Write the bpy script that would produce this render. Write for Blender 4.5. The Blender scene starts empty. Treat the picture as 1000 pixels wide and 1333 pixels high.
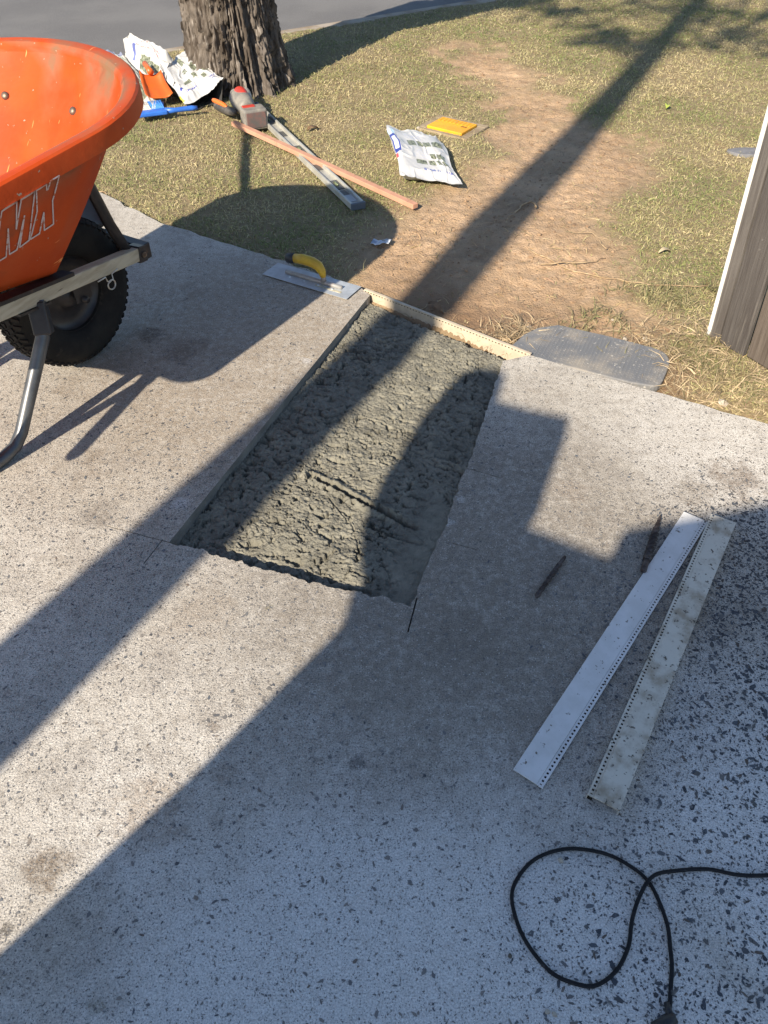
import bpy, bmesh, math, random
import numpy as np
from mathutils import Vector, Matrix
random.seed(7)
RNG = np.random.default_rng(7)
R = math.radians
SC = bpy.context.scene
COL = SC.collection

# ------------------------------------------------------------------ camera
CAM_H = 1.4; PITCH = R(45); FPX = 1000.0
cam = bpy.data.cameras.new('camera'); camo = bpy.data.objects.new('camera', cam); COL.objects.link(camo)
camo.location = (0, 0, CAM_H); camo.rotation_euler = (R(90) - PITCH, 0, 0)
cam.sensor_fit = 'HORIZONTAL'; cam.sensor_width = 36.0; cam.lens = 36.0 * FPX / 1000.0
cam.clip_start = 0.02; cam.clip_end = 500
SC.camera = camo
SC.render.resolution_x = 768; SC.render.resolution_y = 1024

# ------------------------------------------------------------------ light
SUN_AZ = R(31.0); SUN_EL = R(33.3)
w = bpy.data.worlds.new('World'); SC.world = w; w.use_nodes = True
nt = w.node_tree; bg = nt.nodes['Background']
sky = nt.nodes.new('ShaderNodeTexSky'); sky.sky_type = 'NISHITA'; sky.sun_disc = False
sky.dust_density = 0.4; sky.ozone_density = 2.2; sky.sun_elevation = SUN_EL; sky.sun_rotation = R(180) + SUN_AZ
nt.links.new(sky.outputs[0], bg.inputs[0]); bg.inputs[1].default_value = 0.094
sl = bpy.data.lights.new('sun', 'SUN'); so = bpy.data.objects.new('sun', sl); COL.objects.link(so)
sl.energy = 5.0; sl.angle = R(0.55); sl.color = (1.0, 0.88, 0.71)
SDIR = Vector((math.sin(SUN_AZ) * math.cos(SUN_EL), math.cos(SUN_AZ) * math.cos(SUN_EL), -math.sin(SUN_EL)))
so.rotation_euler = SDIR.to_track_quat('-Z', 'Y').to_euler(); so.location = (-4, -8, 8)
vs = SC.view_settings
vs.view_transform = 'Standard'; vs.look = 'None'; vs.gamma = 1.0; vs.exposure = 0.82; vs.use_curve_mapping = False

COT = 1.0 / math.tan(SUN_EL)
SX, SY = math.sin(SUN_AZ), math.cos(SUN_AZ)

def G(px, py, z=0.0):
    """photo pixel -> point on the plane at height z"""
    u = (px - 500) / FPX; v = (py - 666.5) / FPX
    c, s = math.cos(PITCH), math.sin(PITCH)
    d = (u, c - v * s, -s - v * c)
    t = (z - CAM_H) / d[2]
    return Vector((t * d[0], t * d[1], z))
def QS(q, s, z=0.0):
    """across-sun / along-sun ground coordinates -> world"""
    return Vector((q * SY + s * SX, -q * SX + s * SY, z))

# ------------------------------------------------------------------ noise (numpy)
def _hash(ix, iy, seed):
    h = (ix.astype(np.int64) * 374761393 + iy.astype(np.int64) * 668265263 + seed * 1442695041) & 0xFFFFFFFF
    h = ((h ^ (h >> 13)) * 1274126177) & 0xFFFFFFFF
    h = h ^ (h >> 16)
    return (h & 0xFFFFFF) / float(0x1000000)
def pn(x, y, seed=0):
    x = np.asarray(x, float); y = np.asarray(y, float)
    x0 = np.floor(x); y0 = np.floor(y); fx = x - x0; fy = y - y0
    u = fx * fx * fx * (fx * (fx * 6 - 15) + 10); v = fy * fy * fy * (fy * (fy * 6 - 15) + 10)
    def g(ox, oy):
        a = _hash(x0 + ox, y0 + oy, seed) * 2 * math.pi
        return np.cos(a) * (fx - ox) + np.sin(a) * (fy - oy)
    n0 = g(0, 0) * (1 - u) + g(1, 0) * u; n1 = g(0, 1) * (1 - u) + g(1, 1) * u
    return (n0 * (1 - v) + n1 * v) * 1.5
def fbm(x, y, seed=0, o=4, gain=0.5):
    r = 0; a = 1.0; t = 0
    for i in range(o):
        r = r + a * pn(x, y, seed + i * 17); t += a; a *= gain; x = x * 2.03; y = y * 2.03
    return r / t
def sst(a, b, x):
    t = np.clip((x - a) / (b - a), 0, 1); return t * t * (3 - 2 * t)
def sdf_poly(px, py, poly):
    """signed distance, negative inside"""
    px = np.asarray(px, float); py = np.asarray(py, float)
    d = np.full(px.shape, 1e9); ins = np.zeros(px.shape, bool); n = len(poly)
    for i in range(n):
        ax, ay = poly[i][:2]; bx, by = poly[(i + 1) % n][:2]
        ex, ey = bx - ax, by - ay; L = ex * ex + ey * ey + 1e-12
        t = np.clip(((px - ax) * ex + (py - ay) * ey) / L, 0, 1)
        d = np.minimum(d, np.hypot(px - ax - t * ex, py - ay - t * ey))
        c = ((ay > py) != (by > py)) & (px < (bx - ax) * (py - ay) / (by - ay + 1e-15) + ax)
        ins ^= c
    return np.where(ins, -d, d)

# ------------------------------------------------------------------ materials
MATS = {}
def lk(nt, a, b): nt.links.new(a, b)
def mat(name, c1, c2=None, scale=8.0, rough=0.6, bump=0.0, bscale=60.0, metal=0.0, detail=4, lo=0.35, hi=0.65,
        attr=None, coords='Object', stretch=None, c3=None, s3=20.0, t3=(0.55, 0.65), spec=0.5, trans=0.0, scuff=False):
    if name in MATS: return MATS[name]
    m = bpy.data.materials.new(name); m.use_nodes = True; MATS[name] = m
    n = m.node_tree; b = n.nodes['Principled BSDF']
    b.inputs['Roughness'].default_value = rough; b.inputs['Metallic'].default_value = metal
    b.inputs['Specular IOR Level'].default_value = spec
    tc = n.nodes.new('ShaderNodeTexCoord'); vec = tc.outputs[coords]
    if stretch:
        mp = n.nodes.new('ShaderNodeMapping'); mp.inputs['Scale'].default_value = stretch
        lk(n, vec, mp.inputs[0]); vec = mp.outputs[0]
    if attr:
        at = n.nodes.new('ShaderNodeAttribute'); at.attribute_name = attr; col = at.outputs['Color']
    else:
        rgb = n.nodes.new('ShaderNodeRGB'); rgb.outputs[0].default_value = (*c1, 1); col = rgb.outputs[0]
    def noise(sc, det=detail):
        t = n.nodes.new('ShaderNodeTexNoise'); t.inputs['Scale'].default_value = sc; t.inputs['Detail'].default_value = det
        t.inputs['Roughness'].default_value = 0.6; lk(n, vec, t.inputs['Vector']); return t.outputs[0]
    def rng_(x, a, bb):
        r = n.nodes.new('ShaderNodeMapRange'); r.inputs[1].default_value = a; r.inputs[2].default_value = bb; r.interpolation_type = 'SMOOTHSTEP'
        lk(n, x, r.inputs[0]); return r.outputs[0]
    def mix(f, a, bcol):
        x = n.nodes.new('ShaderNodeMix'); x.data_type = 'RGBA'
        lk(n, f, x.inputs[0]); lk(n, a, x.inputs[6])
        if isinstance(bcol, tuple): x.inputs[7].default_value = (*bcol, 1)
        else: lk(n, bcol, x.inputs[7])
        return x.outputs[2]
    if c2: col = mix(rng_(noise(scale), lo, hi), col, c2)
    if c3: col = mix(rng_(noise(s3), *t3), col, c3)
    if scuff:                                      # dried cement spatter and pale scratches
        col = mix(rng_(noise(58, 3), .70, .73), col, (.36, .27, .20))
        mp2 = n.nodes.new('ShaderNodeMapping'); mp2.inputs['Scale'].default_value = (3, 30, 5); mp2.inputs['Rotation'].default_value = (.4, .3, .5); lk(n, tc.outputs['Object'], mp2.inputs[0])
        t2 = n.nodes.new('ShaderNodeTexNoise'); t2.inputs['Scale'].default_value = 3.0; t2.inputs['Detail'].default_value = 2; lk(n, mp2.outputs[0], t2.inputs['Vector'])
        col = mix(rng_(t2.outputs[0], .72, .75), col, (.80, .30, .10))
    lk(n, col, b.inputs['Base Color'])
    if bump:
        bp = n.nodes.new('ShaderNodeBump'); bp.inputs['Strength'].default_value = 1.0; bp.inputs['Distance'].default_value = bump
        lk(n, noise(bscale, 6), bp.inputs['Height']); lk(n, bp.outputs[0], b.inputs['Normal'])
    if trans: b.inputs['Transmission Weight'].default_value = trans
    return m

def concrete_material():
    m = bpy.data.materials.new('driveway_concrete'); m.use_nodes = True
    n = m.node_tree; b = n.nodes['Principled BSDF']; b.inputs['Roughness'].default_value = 0.85; b.inputs['Specular IOR Level'].default_value = 0.3
    tc = n.nodes.new('ShaderNodeTexCoord'); vec = tc.outputs['Object']
    def noise(sc, det=4, ro=0.6):
        t = n.nodes.new('ShaderNodeTexNoise'); t.inputs['Scale'].default_value = sc; t.inputs['Detail'].default_value = det
        t.inputs['Roughness'].default_value = ro; lk(n, vec, t.inputs['Vector']); return t.outputs[0]
    def rng_(x, a, bb, c=0.0, d=1.0):
        r = n.nodes.new('ShaderNodeMapRange'); r.inputs[1].default_value = a; r.inputs[2].default_value = bb
        r.inputs[3].default_value = c; r.inputs[4].default_value = d
        r.interpolation_type = 'SMOOTHSTEP'; lk(n, x, r.inputs[0]); return r.outputs[0]
    def mth(op, a, bb):
        x = n.nodes.new('ShaderNodeMath'); x.operation = op
        for i, v in enumerate((a, bb)):
            if isinstance(v, (int, float)): x.inputs[i].default_value = v
            else: lk(n, v, x.inputs[i])
        return x.outputs[0]
    def mix(f, a, c, mode='MIX'):
        x = n.nodes.new('ShaderNodeMix'); x.data_type = 'RGBA'; x.blend_type = mode
        lk(n, f, x.inputs[0])
        for k, v in ((6, a), (7, c)):
            if isinstance(v, tuple): x.inputs[k].default_value = (*v, 1)
            else: lk(n, v, x.inputs[k])
        return x.outputs[2]
    def blot(x, y, r, wob=0.6):
        """a blotch of dirt at one spot, ragged by noise"""
        d = n.nodes.new('ShaderNodeVectorMath'); d.operation = 'DISTANCE'; lk(n, vec, d.inputs[0]); d.inputs[1].default_value = (x, y, 0)
        dn = mth('DIVIDE', d.outputs['Value'], r)
        dn = mth('ADD', dn, mth('MULTIPLY', mth('SUBTRACT', noise(1.3 / r, 8, 0.75), 0.5), wob * 4.5))
        brk = rng_(noise(3.0 / min(r, .2) + 30, 6, .8), .36, .60, .35, 1.0)
        return mth('MULTIPLY', rng_(dn, 1.0, 0.30), brk)
    col = mix(rng_(noise(2.2), 0.35, 0.65), (0.58, 0.55, 0.50), (0.50, 0.465, 0.41))
    col = mix(rng_(noise(9), 0.45, 0.75), col, (0.43, 0.40, 0.36))
    col = mix(rng_(noise(5.3, 8, .7), 0.55, 0.70), col, (0.33, 0.285, 0.235))
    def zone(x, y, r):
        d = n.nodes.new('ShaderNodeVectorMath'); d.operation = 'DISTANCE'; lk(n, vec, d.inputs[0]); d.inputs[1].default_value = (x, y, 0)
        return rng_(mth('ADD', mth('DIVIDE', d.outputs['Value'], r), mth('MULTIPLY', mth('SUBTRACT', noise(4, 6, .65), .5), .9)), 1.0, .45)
    brighter = mth('MAXIMUM', mth('MAXIMUM', zone(0.10, 0.10, 0.85), zone(0.95, 0.50, 0.66)), mth('MULTIPLY', zone(1.0, 1.7, 0.50), .35))  # pale concrete at right; colour raised to brighten the shaded foreground
    col = mix(mth('MULTIPLY', brighter, .92), col, (0.75, 0.735, 0.71))
    dirty = rng_(brighter, 0, 1, 1.0, .34)
    mott = rng_(noise(34, 6, .75), .44, .66)
    col = mix(mth('MULTIPLY', mth('MULTIPLY', mott, .46), dirty), col, (0.27, 0.235, 0.195))
    col = mix(mth('MULTIPLY', mth('MULTIPLY', rng_(noise(95, 4, .7), .52, .66), .38), dirty), col, (0.20, 0.175, 0.15))
    # tracked-in soil round the trench
    dirt = mth('MULTIPLY', blot(0.22, 1.25, 0.85, 0.25), 0.85)
    col = mix(dirt, col, (0.235, 0.205, 0.17))
    col = mix(mth('MULTIPLY', blot(-0.55, 2.15, 1.0, 0.3), 0.80), col, (0.30, 0.245, 0.185))
    col = mix(mth('MULTIPLY', blot(0.12, 0.98, 0.55, 0.3), 0.45), col, (0.25, 0.22, 0.18))
    for (px, py, r, k, c) in [(60, 1130, .055, .8, (.16, .115, .075)), (8, 1212, .016, .9, (.07, .06, .05)), (125, 1308, .02, .6, (.16, .14, .09)),
                              (465, 992, .022, .85, (.08, .075, .07)), (280, 945, .018, .7, (.14, .10, .07)), (190, 1060, .10, .5, (.28, .21, .15)),
                              (130, 670, .07, .55, (.20, .17, .14)), (260, 800, .10, .4, (.28, .22, .16)), (960, 625, .10, .75, (.20, .15, .11)),
                              (905, 640, .07, .6, (.2, .16, .12)), (240, 455, .10, .6, (.16, .12, .09)), (195, 435, .07, .8, (.10, .07, .055)), (600, 850, .14, .5, (.2, .175, .145)),
                              (510, 1020, .10, .3, (.24, .2, .16)), (745, 640, .06, .4, (.26, .2, .15)), (690, 600, .05, .4, (.25, .2, .16)), (160, 470, .12, .5, (.24, .2, .155)), (350, 790, .012, .7, (.15, .13, .07))]:
        p = G(px, py)
        col = mix(mth('MULTIPLY', blot(p.x, p.y, r), k), col, c)
    # pale cement smears along the saw cut
    for (px, py, r) in [(235, 655, .03), (400, 470, .02), (585, 680, .018), (600, 650, .015), (612, 590, .015)]:
        p = G(px, py); col = mix(mth('MULTIPLY', blot(p.x, p.y, r), .75), col, (.62, .61, .60))
    # sand grain
    vo = n.nodes.new('ShaderNodeTexVoronoi'); vo.inputs['Scale'].default_value = 260; vo.inputs['Randomness'].default_value = 1.0; lk(n, vec, vo.inputs['Vector'])
    sep = n.nodes.new('ShaderNodeSeparateColor'); lk(n, vo.outputs['Color'], sep.inputs[0])
    dk = rng_(noise(310, 2, .5), 0.60, 0.67)
    dk = mth('MULTIPLY', dk, rng_(noise(7), 0.3, 0.6, 0.55, 1.0))
    dk = mth('MULTIPLY', dk, rng_(brighter, 0, 1, 1.0, .8))
    col = mix(dk, col, (0.09, 0.085, 0.085))
    lt = mth('MULTIPLY', rng_(sep.outputs[1], 0.93, 0.97), rng_(vo.outputs['Distance'], 0.5, 0.3))
    col = mix(mth('MULTIPLY', lt, 0.6), col, (0.68, 0.66, 0.62))
    g = mth('MULTIPLY', rng_(noise(300, 4, .8), 0.3, 0.7, 0.62, 1.28), 1.0)
    gm = n.nodes.new('ShaderNodeVectorMath'); gm.operation = 'SCALE'; lk(n, col, gm.inputs[0]); lk(n, g, gm.inputs['Scale'])
    lk(n, gm.outputs[0], b.inputs['Base Color'])
    bp = n.nodes.new('ShaderNodeBump'); bp.inputs['Strength'].default_value = 0.9; bp.inputs['Distance'].default_value = 0.0022
    hh = mth('ADD', noise(260, 4), mth('MULTIPLY', noise(60, 3), 0.8))
    lk(n, hh, bp.inputs['Height']); lk(n, bp.outputs[0], b.inputs['Normal'])
    return m

# ------------------------------------------------------------------ mesh helpers
class MB:
    def __init__(s): s.v = []; s.f = []
    def add(s, vs, fs):
        o = len(s.v); s.v += [tuple(x) for x in vs]; s.f += [tuple(i + o for i in f) for f in fs]
    def box(s, c, size, M=None):
        x, y, z = [k / 2 for k in size]; c = Vector(c)
        vs = [Vector((sx * x, sy * y, sz * z)) for sz in (-1, 1) for sy in (-1, 1) for sx in (-1, 1)]
        if M is not None: vs = [M @ q for q in vs]
        s.add([q + c for q in vs], [(0, 2, 3, 1), (4, 5, 7, 6), (0, 1, 5, 4), (2, 6, 7, 3), (0, 4, 6, 2), (1, 3, 7, 5)])
    def bar(s, a, b, wd, ht, up=(0, 0, 1)):
        a = Vector(a); b = Vector(b); d = (b - a); L = d.length; d.normalize()
        sd = d.cross(Vector(up)).normalized(); u = sd.cross(d)
        M = Matrix((d, sd, u)).transposed(); s.box((a + b) / 2, (L, wd, ht), M)
    def tube(s, pts, rad, n=10, cap=True, up=None):
        pts = [Vector(p) for p in pts]; k = len(pts)
        if not isinstance(rad, (list, tuple, np.ndarray)): rad = [rad] * k
        vs = []; ref = Vector(up) if up else None
        for i, p in enumerate(pts):
            t = (pts[min(i + 1, k - 1)] - pts[max(i - 1, 0)]).normalized()
            if ref is None: ref = t.orthogonal()
            a = (ref - t * ref.dot(t)).normalized(); ref = a; bb = t.cross(a)
            for j in range(n):
                an = 2 * math.pi * j / n; vs.append(p + (a * math.cos(an) + bb * math.sin(an)) * rad[i])
        fs = [(i * n + j, i * n + (j + 1) % n, (i + 1) * n + (j + 1) % n, (i + 1) * n + j) for i in range(k - 1) for j in range(n)]
        if cap: fs += [tuple(range(n - 1, -1, -1)), tuple(range((k - 1) * n, k * n))]
        s.add(vs, fs)
    def lathe(s, prof, M, n=32, closed=False):
        """prof: (radius, height) pairs revolved about local z; M 4x4"""
        k = len(prof); vs = []
        for r, h in prof:
            for j in range(n):
                a = 2 * math.pi * j / n; vs.append(M @ Vector((r * math.cos(a), r * math.sin(a), h)))
        fs = [(i * n + j, i * n + (j + 1) % n, ((i + 1) % k) * n + (j + 1) % n, ((i + 1) % k) * n + j) for i in range(k if closed else k - 1) for j in range(n)]
        s.add(vs, fs)
    def prism(s, poly, z0, z1, M=None):
        n = len(poly); vs = [Vector((p[0], p[1], z0)) for p in poly] + [Vector((p[0], p[1], z1)) for p in poly]
        if M is not None: vs = [M @ q for q in vs]
        s.add(vs, [tuple(range(n - 1, -1, -1)), tuple(range(n, 2 * n))] + [(i, (i + 1) % n, n + (i + 1) % n, n + i) for i in range(n)])
    def build(s, name, m, parent=None, smooth=False, bevel=0.0, seg=2, fixn=True):
        me = bpy.data.meshes.new(name); me.from_pydata(s.v, [], s.f)
        if fixn:
            bm = bmesh.new(); bm.from_mesh(me); bmesh.ops.recalc_face_normals(bm, faces=bm.faces); bm.to_mesh(me); bm.free()
        o = bpy.data.objects.new(name, me); COL.objects.link(o); me.materials.append(m)
        if smooth:
            me.polygons.foreach_set('use_smooth', [True] * len(me.polygons))
        if bevel:
            md = o.modifiers.new('bevel', 'BEVEL'); md.width = bevel; md.segments = seg; md.limit_method = 'ANGLE'; md.angle_limit = R(40)
        if parent: o.parent = parent
        return o
def smooth_angle(o, a=35):
    me = o.data; me.polygons.foreach_set('use_smooth', [True] * len(me.polygons))
    me.set_sharp_from_angle(angle=R(a))
def mesh_np(name, V, F, m, parent=None, color=None, smooth=False):
    """V (n,3), F (k,3|4) arrays; color (n,3) per vertex"""
    me = bpy.data.meshes.new(name); k = F.shape[1]
    me.vertices.add(len(V)); me.vertices.foreach_set('co', np.ascontiguousarray(V, np.float32).ravel())
    me.loops.add(F.size); me.loops.foreach_set('vertex_index', np.ascontiguousarray(F, np.int32).ravel())
    me.polygons.add(len(F)); me.polygons.foreach_set('loop_start', np.arange(0, F.size, k, dtype=np.int32))
    me.polygons.foreach_set('loop_total', np.full(len(F), k, np.int32))
    me.polygons.foreach_set('use_smooth', np.full(len(F), smooth))
    me.update(calc_edges=True)
    if color is not None:
        ca = me.color_attributes.new('col', 'FLOAT_COLOR', 'POINT')
        ca.data.foreach_set('color', np.c_[color, np.ones(len(V))].astype(np.float32).ravel())
    o = bpy.data.objects.new(name, me); COL.objects.link(o); me.materials.append(m)
    if parent: o.parent = parent
    return o
def grid_faces(nx, ny):
    i = np.arange(nx - 1)[:, None] * ny + np.arange(ny - 1)[None]
    i = i.ravel(); return np.c_[i, i + ny, i + ny + 1, i + 1]
def tag(o, label=None, cat=None, group=None, kind=None):
    if label: o['label'] = label
    if cat: o['category'] = cat
    if group: o['group'] = group
    if kind: o['kind'] = kind
    return o
def empty(name, loc=(0, 0, 0), rz=0.0):
    o = bpy.data.objects.new(name, None); COL.objects.link(o); o.location = loc; o.rotation_euler = (0, 0, rz); o.empty_display_size = .1
    return o

# =================================================================== SETTING
FAR = [G(1000, 552), G(940, 534), G(870, 515), G(780, 489), G(690, 462)]
PIT_FR = G(655, 470); PIT_NR = G(535, 790); PIT_NL = G(220, 706); PIT_FL = G(482, 384)
def ragged(pts, step, amp, seed):
    out = []; rr = random.Random(seed)
    for a, b in zip(pts[:-1], pts[1:]):
        a = Vector(a); b = Vector(b); k = max(1, int((b - a).length / step)); d = (b - a).normalized(); nn = Vector((-d.y, d.x, 0))
        for i in range(k):
            p = a.lerp(b, i / k); t_ = np.array([p.x * 38 + p.y * 21 + seed * 9.0])
            out.append(p + nn * (amp * (3.2 * float(pn(t_, t_ * 0 + seed)[0]) + 1.8 * float(pn(t_ * 2.7, t_ * 0 + 7)[0]) + rr.gauss(0, .22))))
    out.append(Vector(pts[-1])); return out
right_edge = ragged([G(655, 470), G(640, 515), G(622, 570), G(611, 603), G(602, 618), G(590, 655), G(578, 690), G(556, 735), G(535, 790)], .008, .0018, 3)
near_edge = ragged([G(535, 790), G(500, 778), G(440, 766), G(400, 757), G(370, 746), G(330, 738), G(296, 727), G(262, 716), G(220, 706)], .006, .0026, 5)
left_far = ragged([G(482, 384), G(470, 376), G(400, 350), G(300, 318), G(210, 290), G(130, 250)], .05, .004, 9)
slab_poly = [Vector((6, -.2, 0)), Vector((1.65, 1.52, 0))] + ragged(FAR, .05, .003, 2) + right_edge[:-1] + near_edge + left_far + \
            [Vector((-1.8, 3.92, 0)), Vector((-2.65, 4.72, 0)), Vector((-6, 2.6, 0)), Vector((-6, -5, 0)), Vector((6, -5, 0))]
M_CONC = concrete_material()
def build_slab():
    mb = MB(); mb.prism([(p.x, p.y) for p in slab_poly], -0.11, 0.0)
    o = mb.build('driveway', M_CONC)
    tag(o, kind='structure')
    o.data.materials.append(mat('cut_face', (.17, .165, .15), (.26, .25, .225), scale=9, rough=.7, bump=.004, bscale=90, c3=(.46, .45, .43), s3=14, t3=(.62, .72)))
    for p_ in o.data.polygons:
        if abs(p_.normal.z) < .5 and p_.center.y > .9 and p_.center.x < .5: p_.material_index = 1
    # saw over-cuts at the corners and across the slab: real grooves
    cut = MB()
    for (a, b, wd, dp) in [((138, 684), (222, 706.5), .0032, .03), ((212, 702), (187, 734), .003, .03), ((543, 778), (531, 823), .0035, .03),
                           ((600, 607), (652, 622), .0025, .02), ((585, 706), (622, 716), .0022, .015), ((168, 520), (262, 531), .0014, .003),
                           ((262, 531), (330, 541), .0022, .006), ((388, 462), (420, 470), .0025, .01)]:
        A = G(*a); B = G(*b); cut.bar(A - Vector((0, 0, dp / 2 - .01)), B - Vector((0, 0, dp / 2 - .01)), wd, dp + .02)
    c = cut.build('groove_cutter', M_CONC)
    md = o.modifiers.new('cuts', 'BOOLEAN'); md.object = c; md.operation = 'DIFFERENCE'; md.solver = 'EXACT'; md.use_self = True
    dg = bpy.context.evaluated_depsgraph_get(); me = bpy.data.meshes.new_from_object(o.evaluated_get(dg))
    o.modifiers.clear(); o.data = me; bpy.data.objects.remove(c)
    return o
driveway = build_slab()
SLAB2 = [(p.x, p.y) for p in slab_poly]
DRIVE_FULL = [(6, -.2), (1.65, 1.52)] + [(p.x, p.y) for p in FAR] + [(PIT_FL.x, PIT_FL.y), (-.084, 2.552), (-.921, 3.091), (-1.255, 3.399), (-1.8, 3.92), (-2.65, 4.72), (-6, 2.6), (-6, -5), (6, -5)]

# ---- exposed stone in the concrete surface
def build_aggregate():
    n = 340000
    # candidate spots over the part of the slab that can be seen, thicker near the camera
    y = RNG.uniform(0.05, 1, n) ** 1.0
    y = 0.12 + (3.4 - 0.12) * RNG.beta(1.25, 2.0, n); hw = 0.62 + 0.42 * y
    x = RNG.uniform(-1, 1, n) * hw
    sd = sdf_poly(x, y, SLAB2)
    coarse = sst(0.22, 0.80, x - 0.12 * (y - .8) + 0.25 * fbm(x * 2, y * 2, 5, 3)) * sst(1.75, 1.2, y + .1 * fbm(x * 3, y * 3, 8, 2))
    mid = sst(-.3, .35, fbm(x * 1.7, y * 1.7, 31, 3) + .15)
    dust = sst(.85, .1, np.hypot(x - .3, y - 1.45) + .25 * fbm(x * 4, y * 4, 77, 3))
    keep = (sd < -0.004) & (RNG.random(n) < (0.22 + 0.12 * coarse + .08 * mid + .24 * sst(.9, 1.5, y)) * (1 - .10 * dust) * np.clip(.42 + .5 * y, 0, 1))
    # size in metres: many small, few large
    rr = RNG.pareto(2.6, n) * (0.00085 + 0.00100 * coarse) + 0.0007 + .0005 * coarse
    rr = np.where(rr > 0.0042 + 0.0032 * coarse + .0012 * mid, RNG.uniform(.001, .003, n), rr)
    x, y, rr, coarse, dust, mid = [a[keep] for a in (x, y, rr, coarse, dust, mid)]
    m = len(x); k = 6
    ang0 = RNG.uniform(0, 2 * math.pi, m)
    ph = (np.arange(k)[None] + RNG.uniform(-.38, .38, (m, k))) * (2 * math.pi / k)
    rad = rr[:, None] * RNG.uniform(.62, 1.18, (m, k))
    asp = RNG.uniform(1.0, 3.0, m)
    lx = np.cos(ph) * rad * np.sqrt(asp)[:, None]; ly = np.sin(ph) * rad / np.sqrt(asp)[:, None]
    c, s = np.cos(ang0)[:, None], np.sin(ang0)[:, None]
    V = np.stack([x[:, None] + lx * c - ly * s, y[:, None] + lx * s + ly * c, np.full((m, k), 0.0005) + RNG.uniform(0, .0003, (m, 1))], 2).reshape(-1, 3)
    b = np.arange(m)[:, None] * k
    F = np.concatenate([b + np.array([[0, 1, 2, 3]]), b + np.array([[0, 3, 4, 5]])])
    pal = np.array([(.075, .085, .105), (.10, .115, .135), (.055, .06, .07), (.16, .155, .15), (.13, .10, .08), (.30, .29, .27)])
    pid = RNG.choice(6, m, p=[.30, .26, .20, .12, .08, .04])
    col = pal[pid] * RNG.uniform(.8, 1.25, (m, 1))
    base = np.array((.29, .265, .235))
    fade = np.clip(.58 - .60 * coarse - .18 * mid - .22 * sst(.9, 1.6, y) + .12 * dust + RNG.normal(0, .2, m), 0, .82)[:, None]
    col = col * (1 - .35 * coarse[:, None]) * (1 - fade) + base * fade
    o = mesh_np('aggregate', V, F, mat('aggregate_stone', (.1, .1, .1), rough=.65, attr='col', bump=.0006, bscale=500), driveway, np.repeat(col, k, 0))
    tag(o, kind='stuff')
build_aggregate()

# ---- bare soil / lawn relief
DIRT = [G(*p)[:2] for p in [(470, 378), (452, 345), (492, 300), (540, 262), (600, 243), (650, 205), (662, 168), (645, 122), (588, 88), (575, 58), (640, 55), (690, 88),
        (745, 130), (765, 160), (842, 192), (835, 238), (790, 255), (780, 300), (815, 335), (800, 385), (855, 420), (880, 470), (900, 522), (690, 470)]]
RD_P = Vector((-.64, 6.1)); RD_N = Vector((-.537, .844))
def road_d(x, y): return (x - RD_P.x) * RD_N.x + (y - RD_P.y) * RD_N.y
def dirt_mask(x, y):
    d = sdf_poly(x, y, DIRT) + (.10 + .28 * sst(3.4, 4.6, y)) * fbm(x * 4, y * 4, 41, 3) + .05 * sst(3.6, 5.0, y) + .05 * fbm(x * 14, y * 14, 43, 3)
    return sst(.17, -.13, d)
def soil_z(x, y, full=True):
    x = np.asarray(x, float); y = np.asarray(y, float)
    dm = dirt_mask(x, y)
    z = -.014 + .014 * fbm(x * 1.1, y * 1.1, 3, 2) + .006 * fbm(x * 7, y * 7, 4, 3)
    z = z + dm * (-.010 + .014 * np.abs(fbm(x * 7, y * 7, 12, 4)) + .012 * fbm(x * 38, y * 38, 13, 3)) + (1 - dm) * .006 * fbm(x * 30, y * 30, 14, 3)
    sd = sdf_poly(x, y, DRIVE_FULL)
    z = z - .016 * sst(.16, 0, sd) * sst(.2, .6, x) - .006 * sst(.06, 0, sd)
    if full:
        z = np.where(sd < 0, z - .22 * sst(0, -.05, sd), z)
        z = z - .25 * sst(.02, .10, road_d(x, y))
    return z
def nonuni(lo, a, b, hi, st, far):
    mid = np.arange(a, b, st); l = a - (a - lo) * (np.linspace(0, 1, far + 1)[1:] ** 2.2); h = b + (hi - b) * (np.linspace(0, 1, far + 1)[0:] ** 2.2)
    return np.concatenate([l[::-1], mid, h])
gx = nonuni(-80, -2.6, 3.4, 80, .0145, 14); gy = nonuni(-80, 1.6, 7.4, 120, .0145, 14)
GX, GY = np.meshgrid(gx, gy, indexing='ij')
fx, fy = GX.ravel(), GY.ravel()
fz = soil_z(fx, fy)
near = (fx > -2.7) & (fx < 3.5) & (fy > 1.5) & (fy < 7.5)
fz = np.where(near, fz, np.where((sdf_poly(fx, fy, DRIVE_FULL) < 0) | (road_d(fx, fy) > 0.02), -.26, -.02))
dm = dirt_mask(fx, fy)
nn = fbm(fx * 3, fy * 3, 61, 4)[:, None]; n2 = fbm(fx * 26, fy * 26, 62, 3)[:, None]
dirtc = np.array((.45, .315, .20)) * (1 + .35 * nn) + n2 * .05
darkc = np.array((.20, .128, .08))
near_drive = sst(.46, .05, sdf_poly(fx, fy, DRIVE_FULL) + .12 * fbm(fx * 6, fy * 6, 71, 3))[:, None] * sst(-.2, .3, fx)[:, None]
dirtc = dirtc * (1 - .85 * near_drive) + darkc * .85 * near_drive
thatch = np.array((.27, .215, .13)) * (1 + .25 * n2)
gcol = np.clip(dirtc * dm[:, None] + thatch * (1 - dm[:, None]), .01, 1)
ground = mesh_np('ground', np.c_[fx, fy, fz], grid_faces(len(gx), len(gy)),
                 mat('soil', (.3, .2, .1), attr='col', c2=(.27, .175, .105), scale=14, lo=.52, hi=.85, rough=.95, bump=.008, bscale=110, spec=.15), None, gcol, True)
tag(ground, kind='structure')

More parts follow.
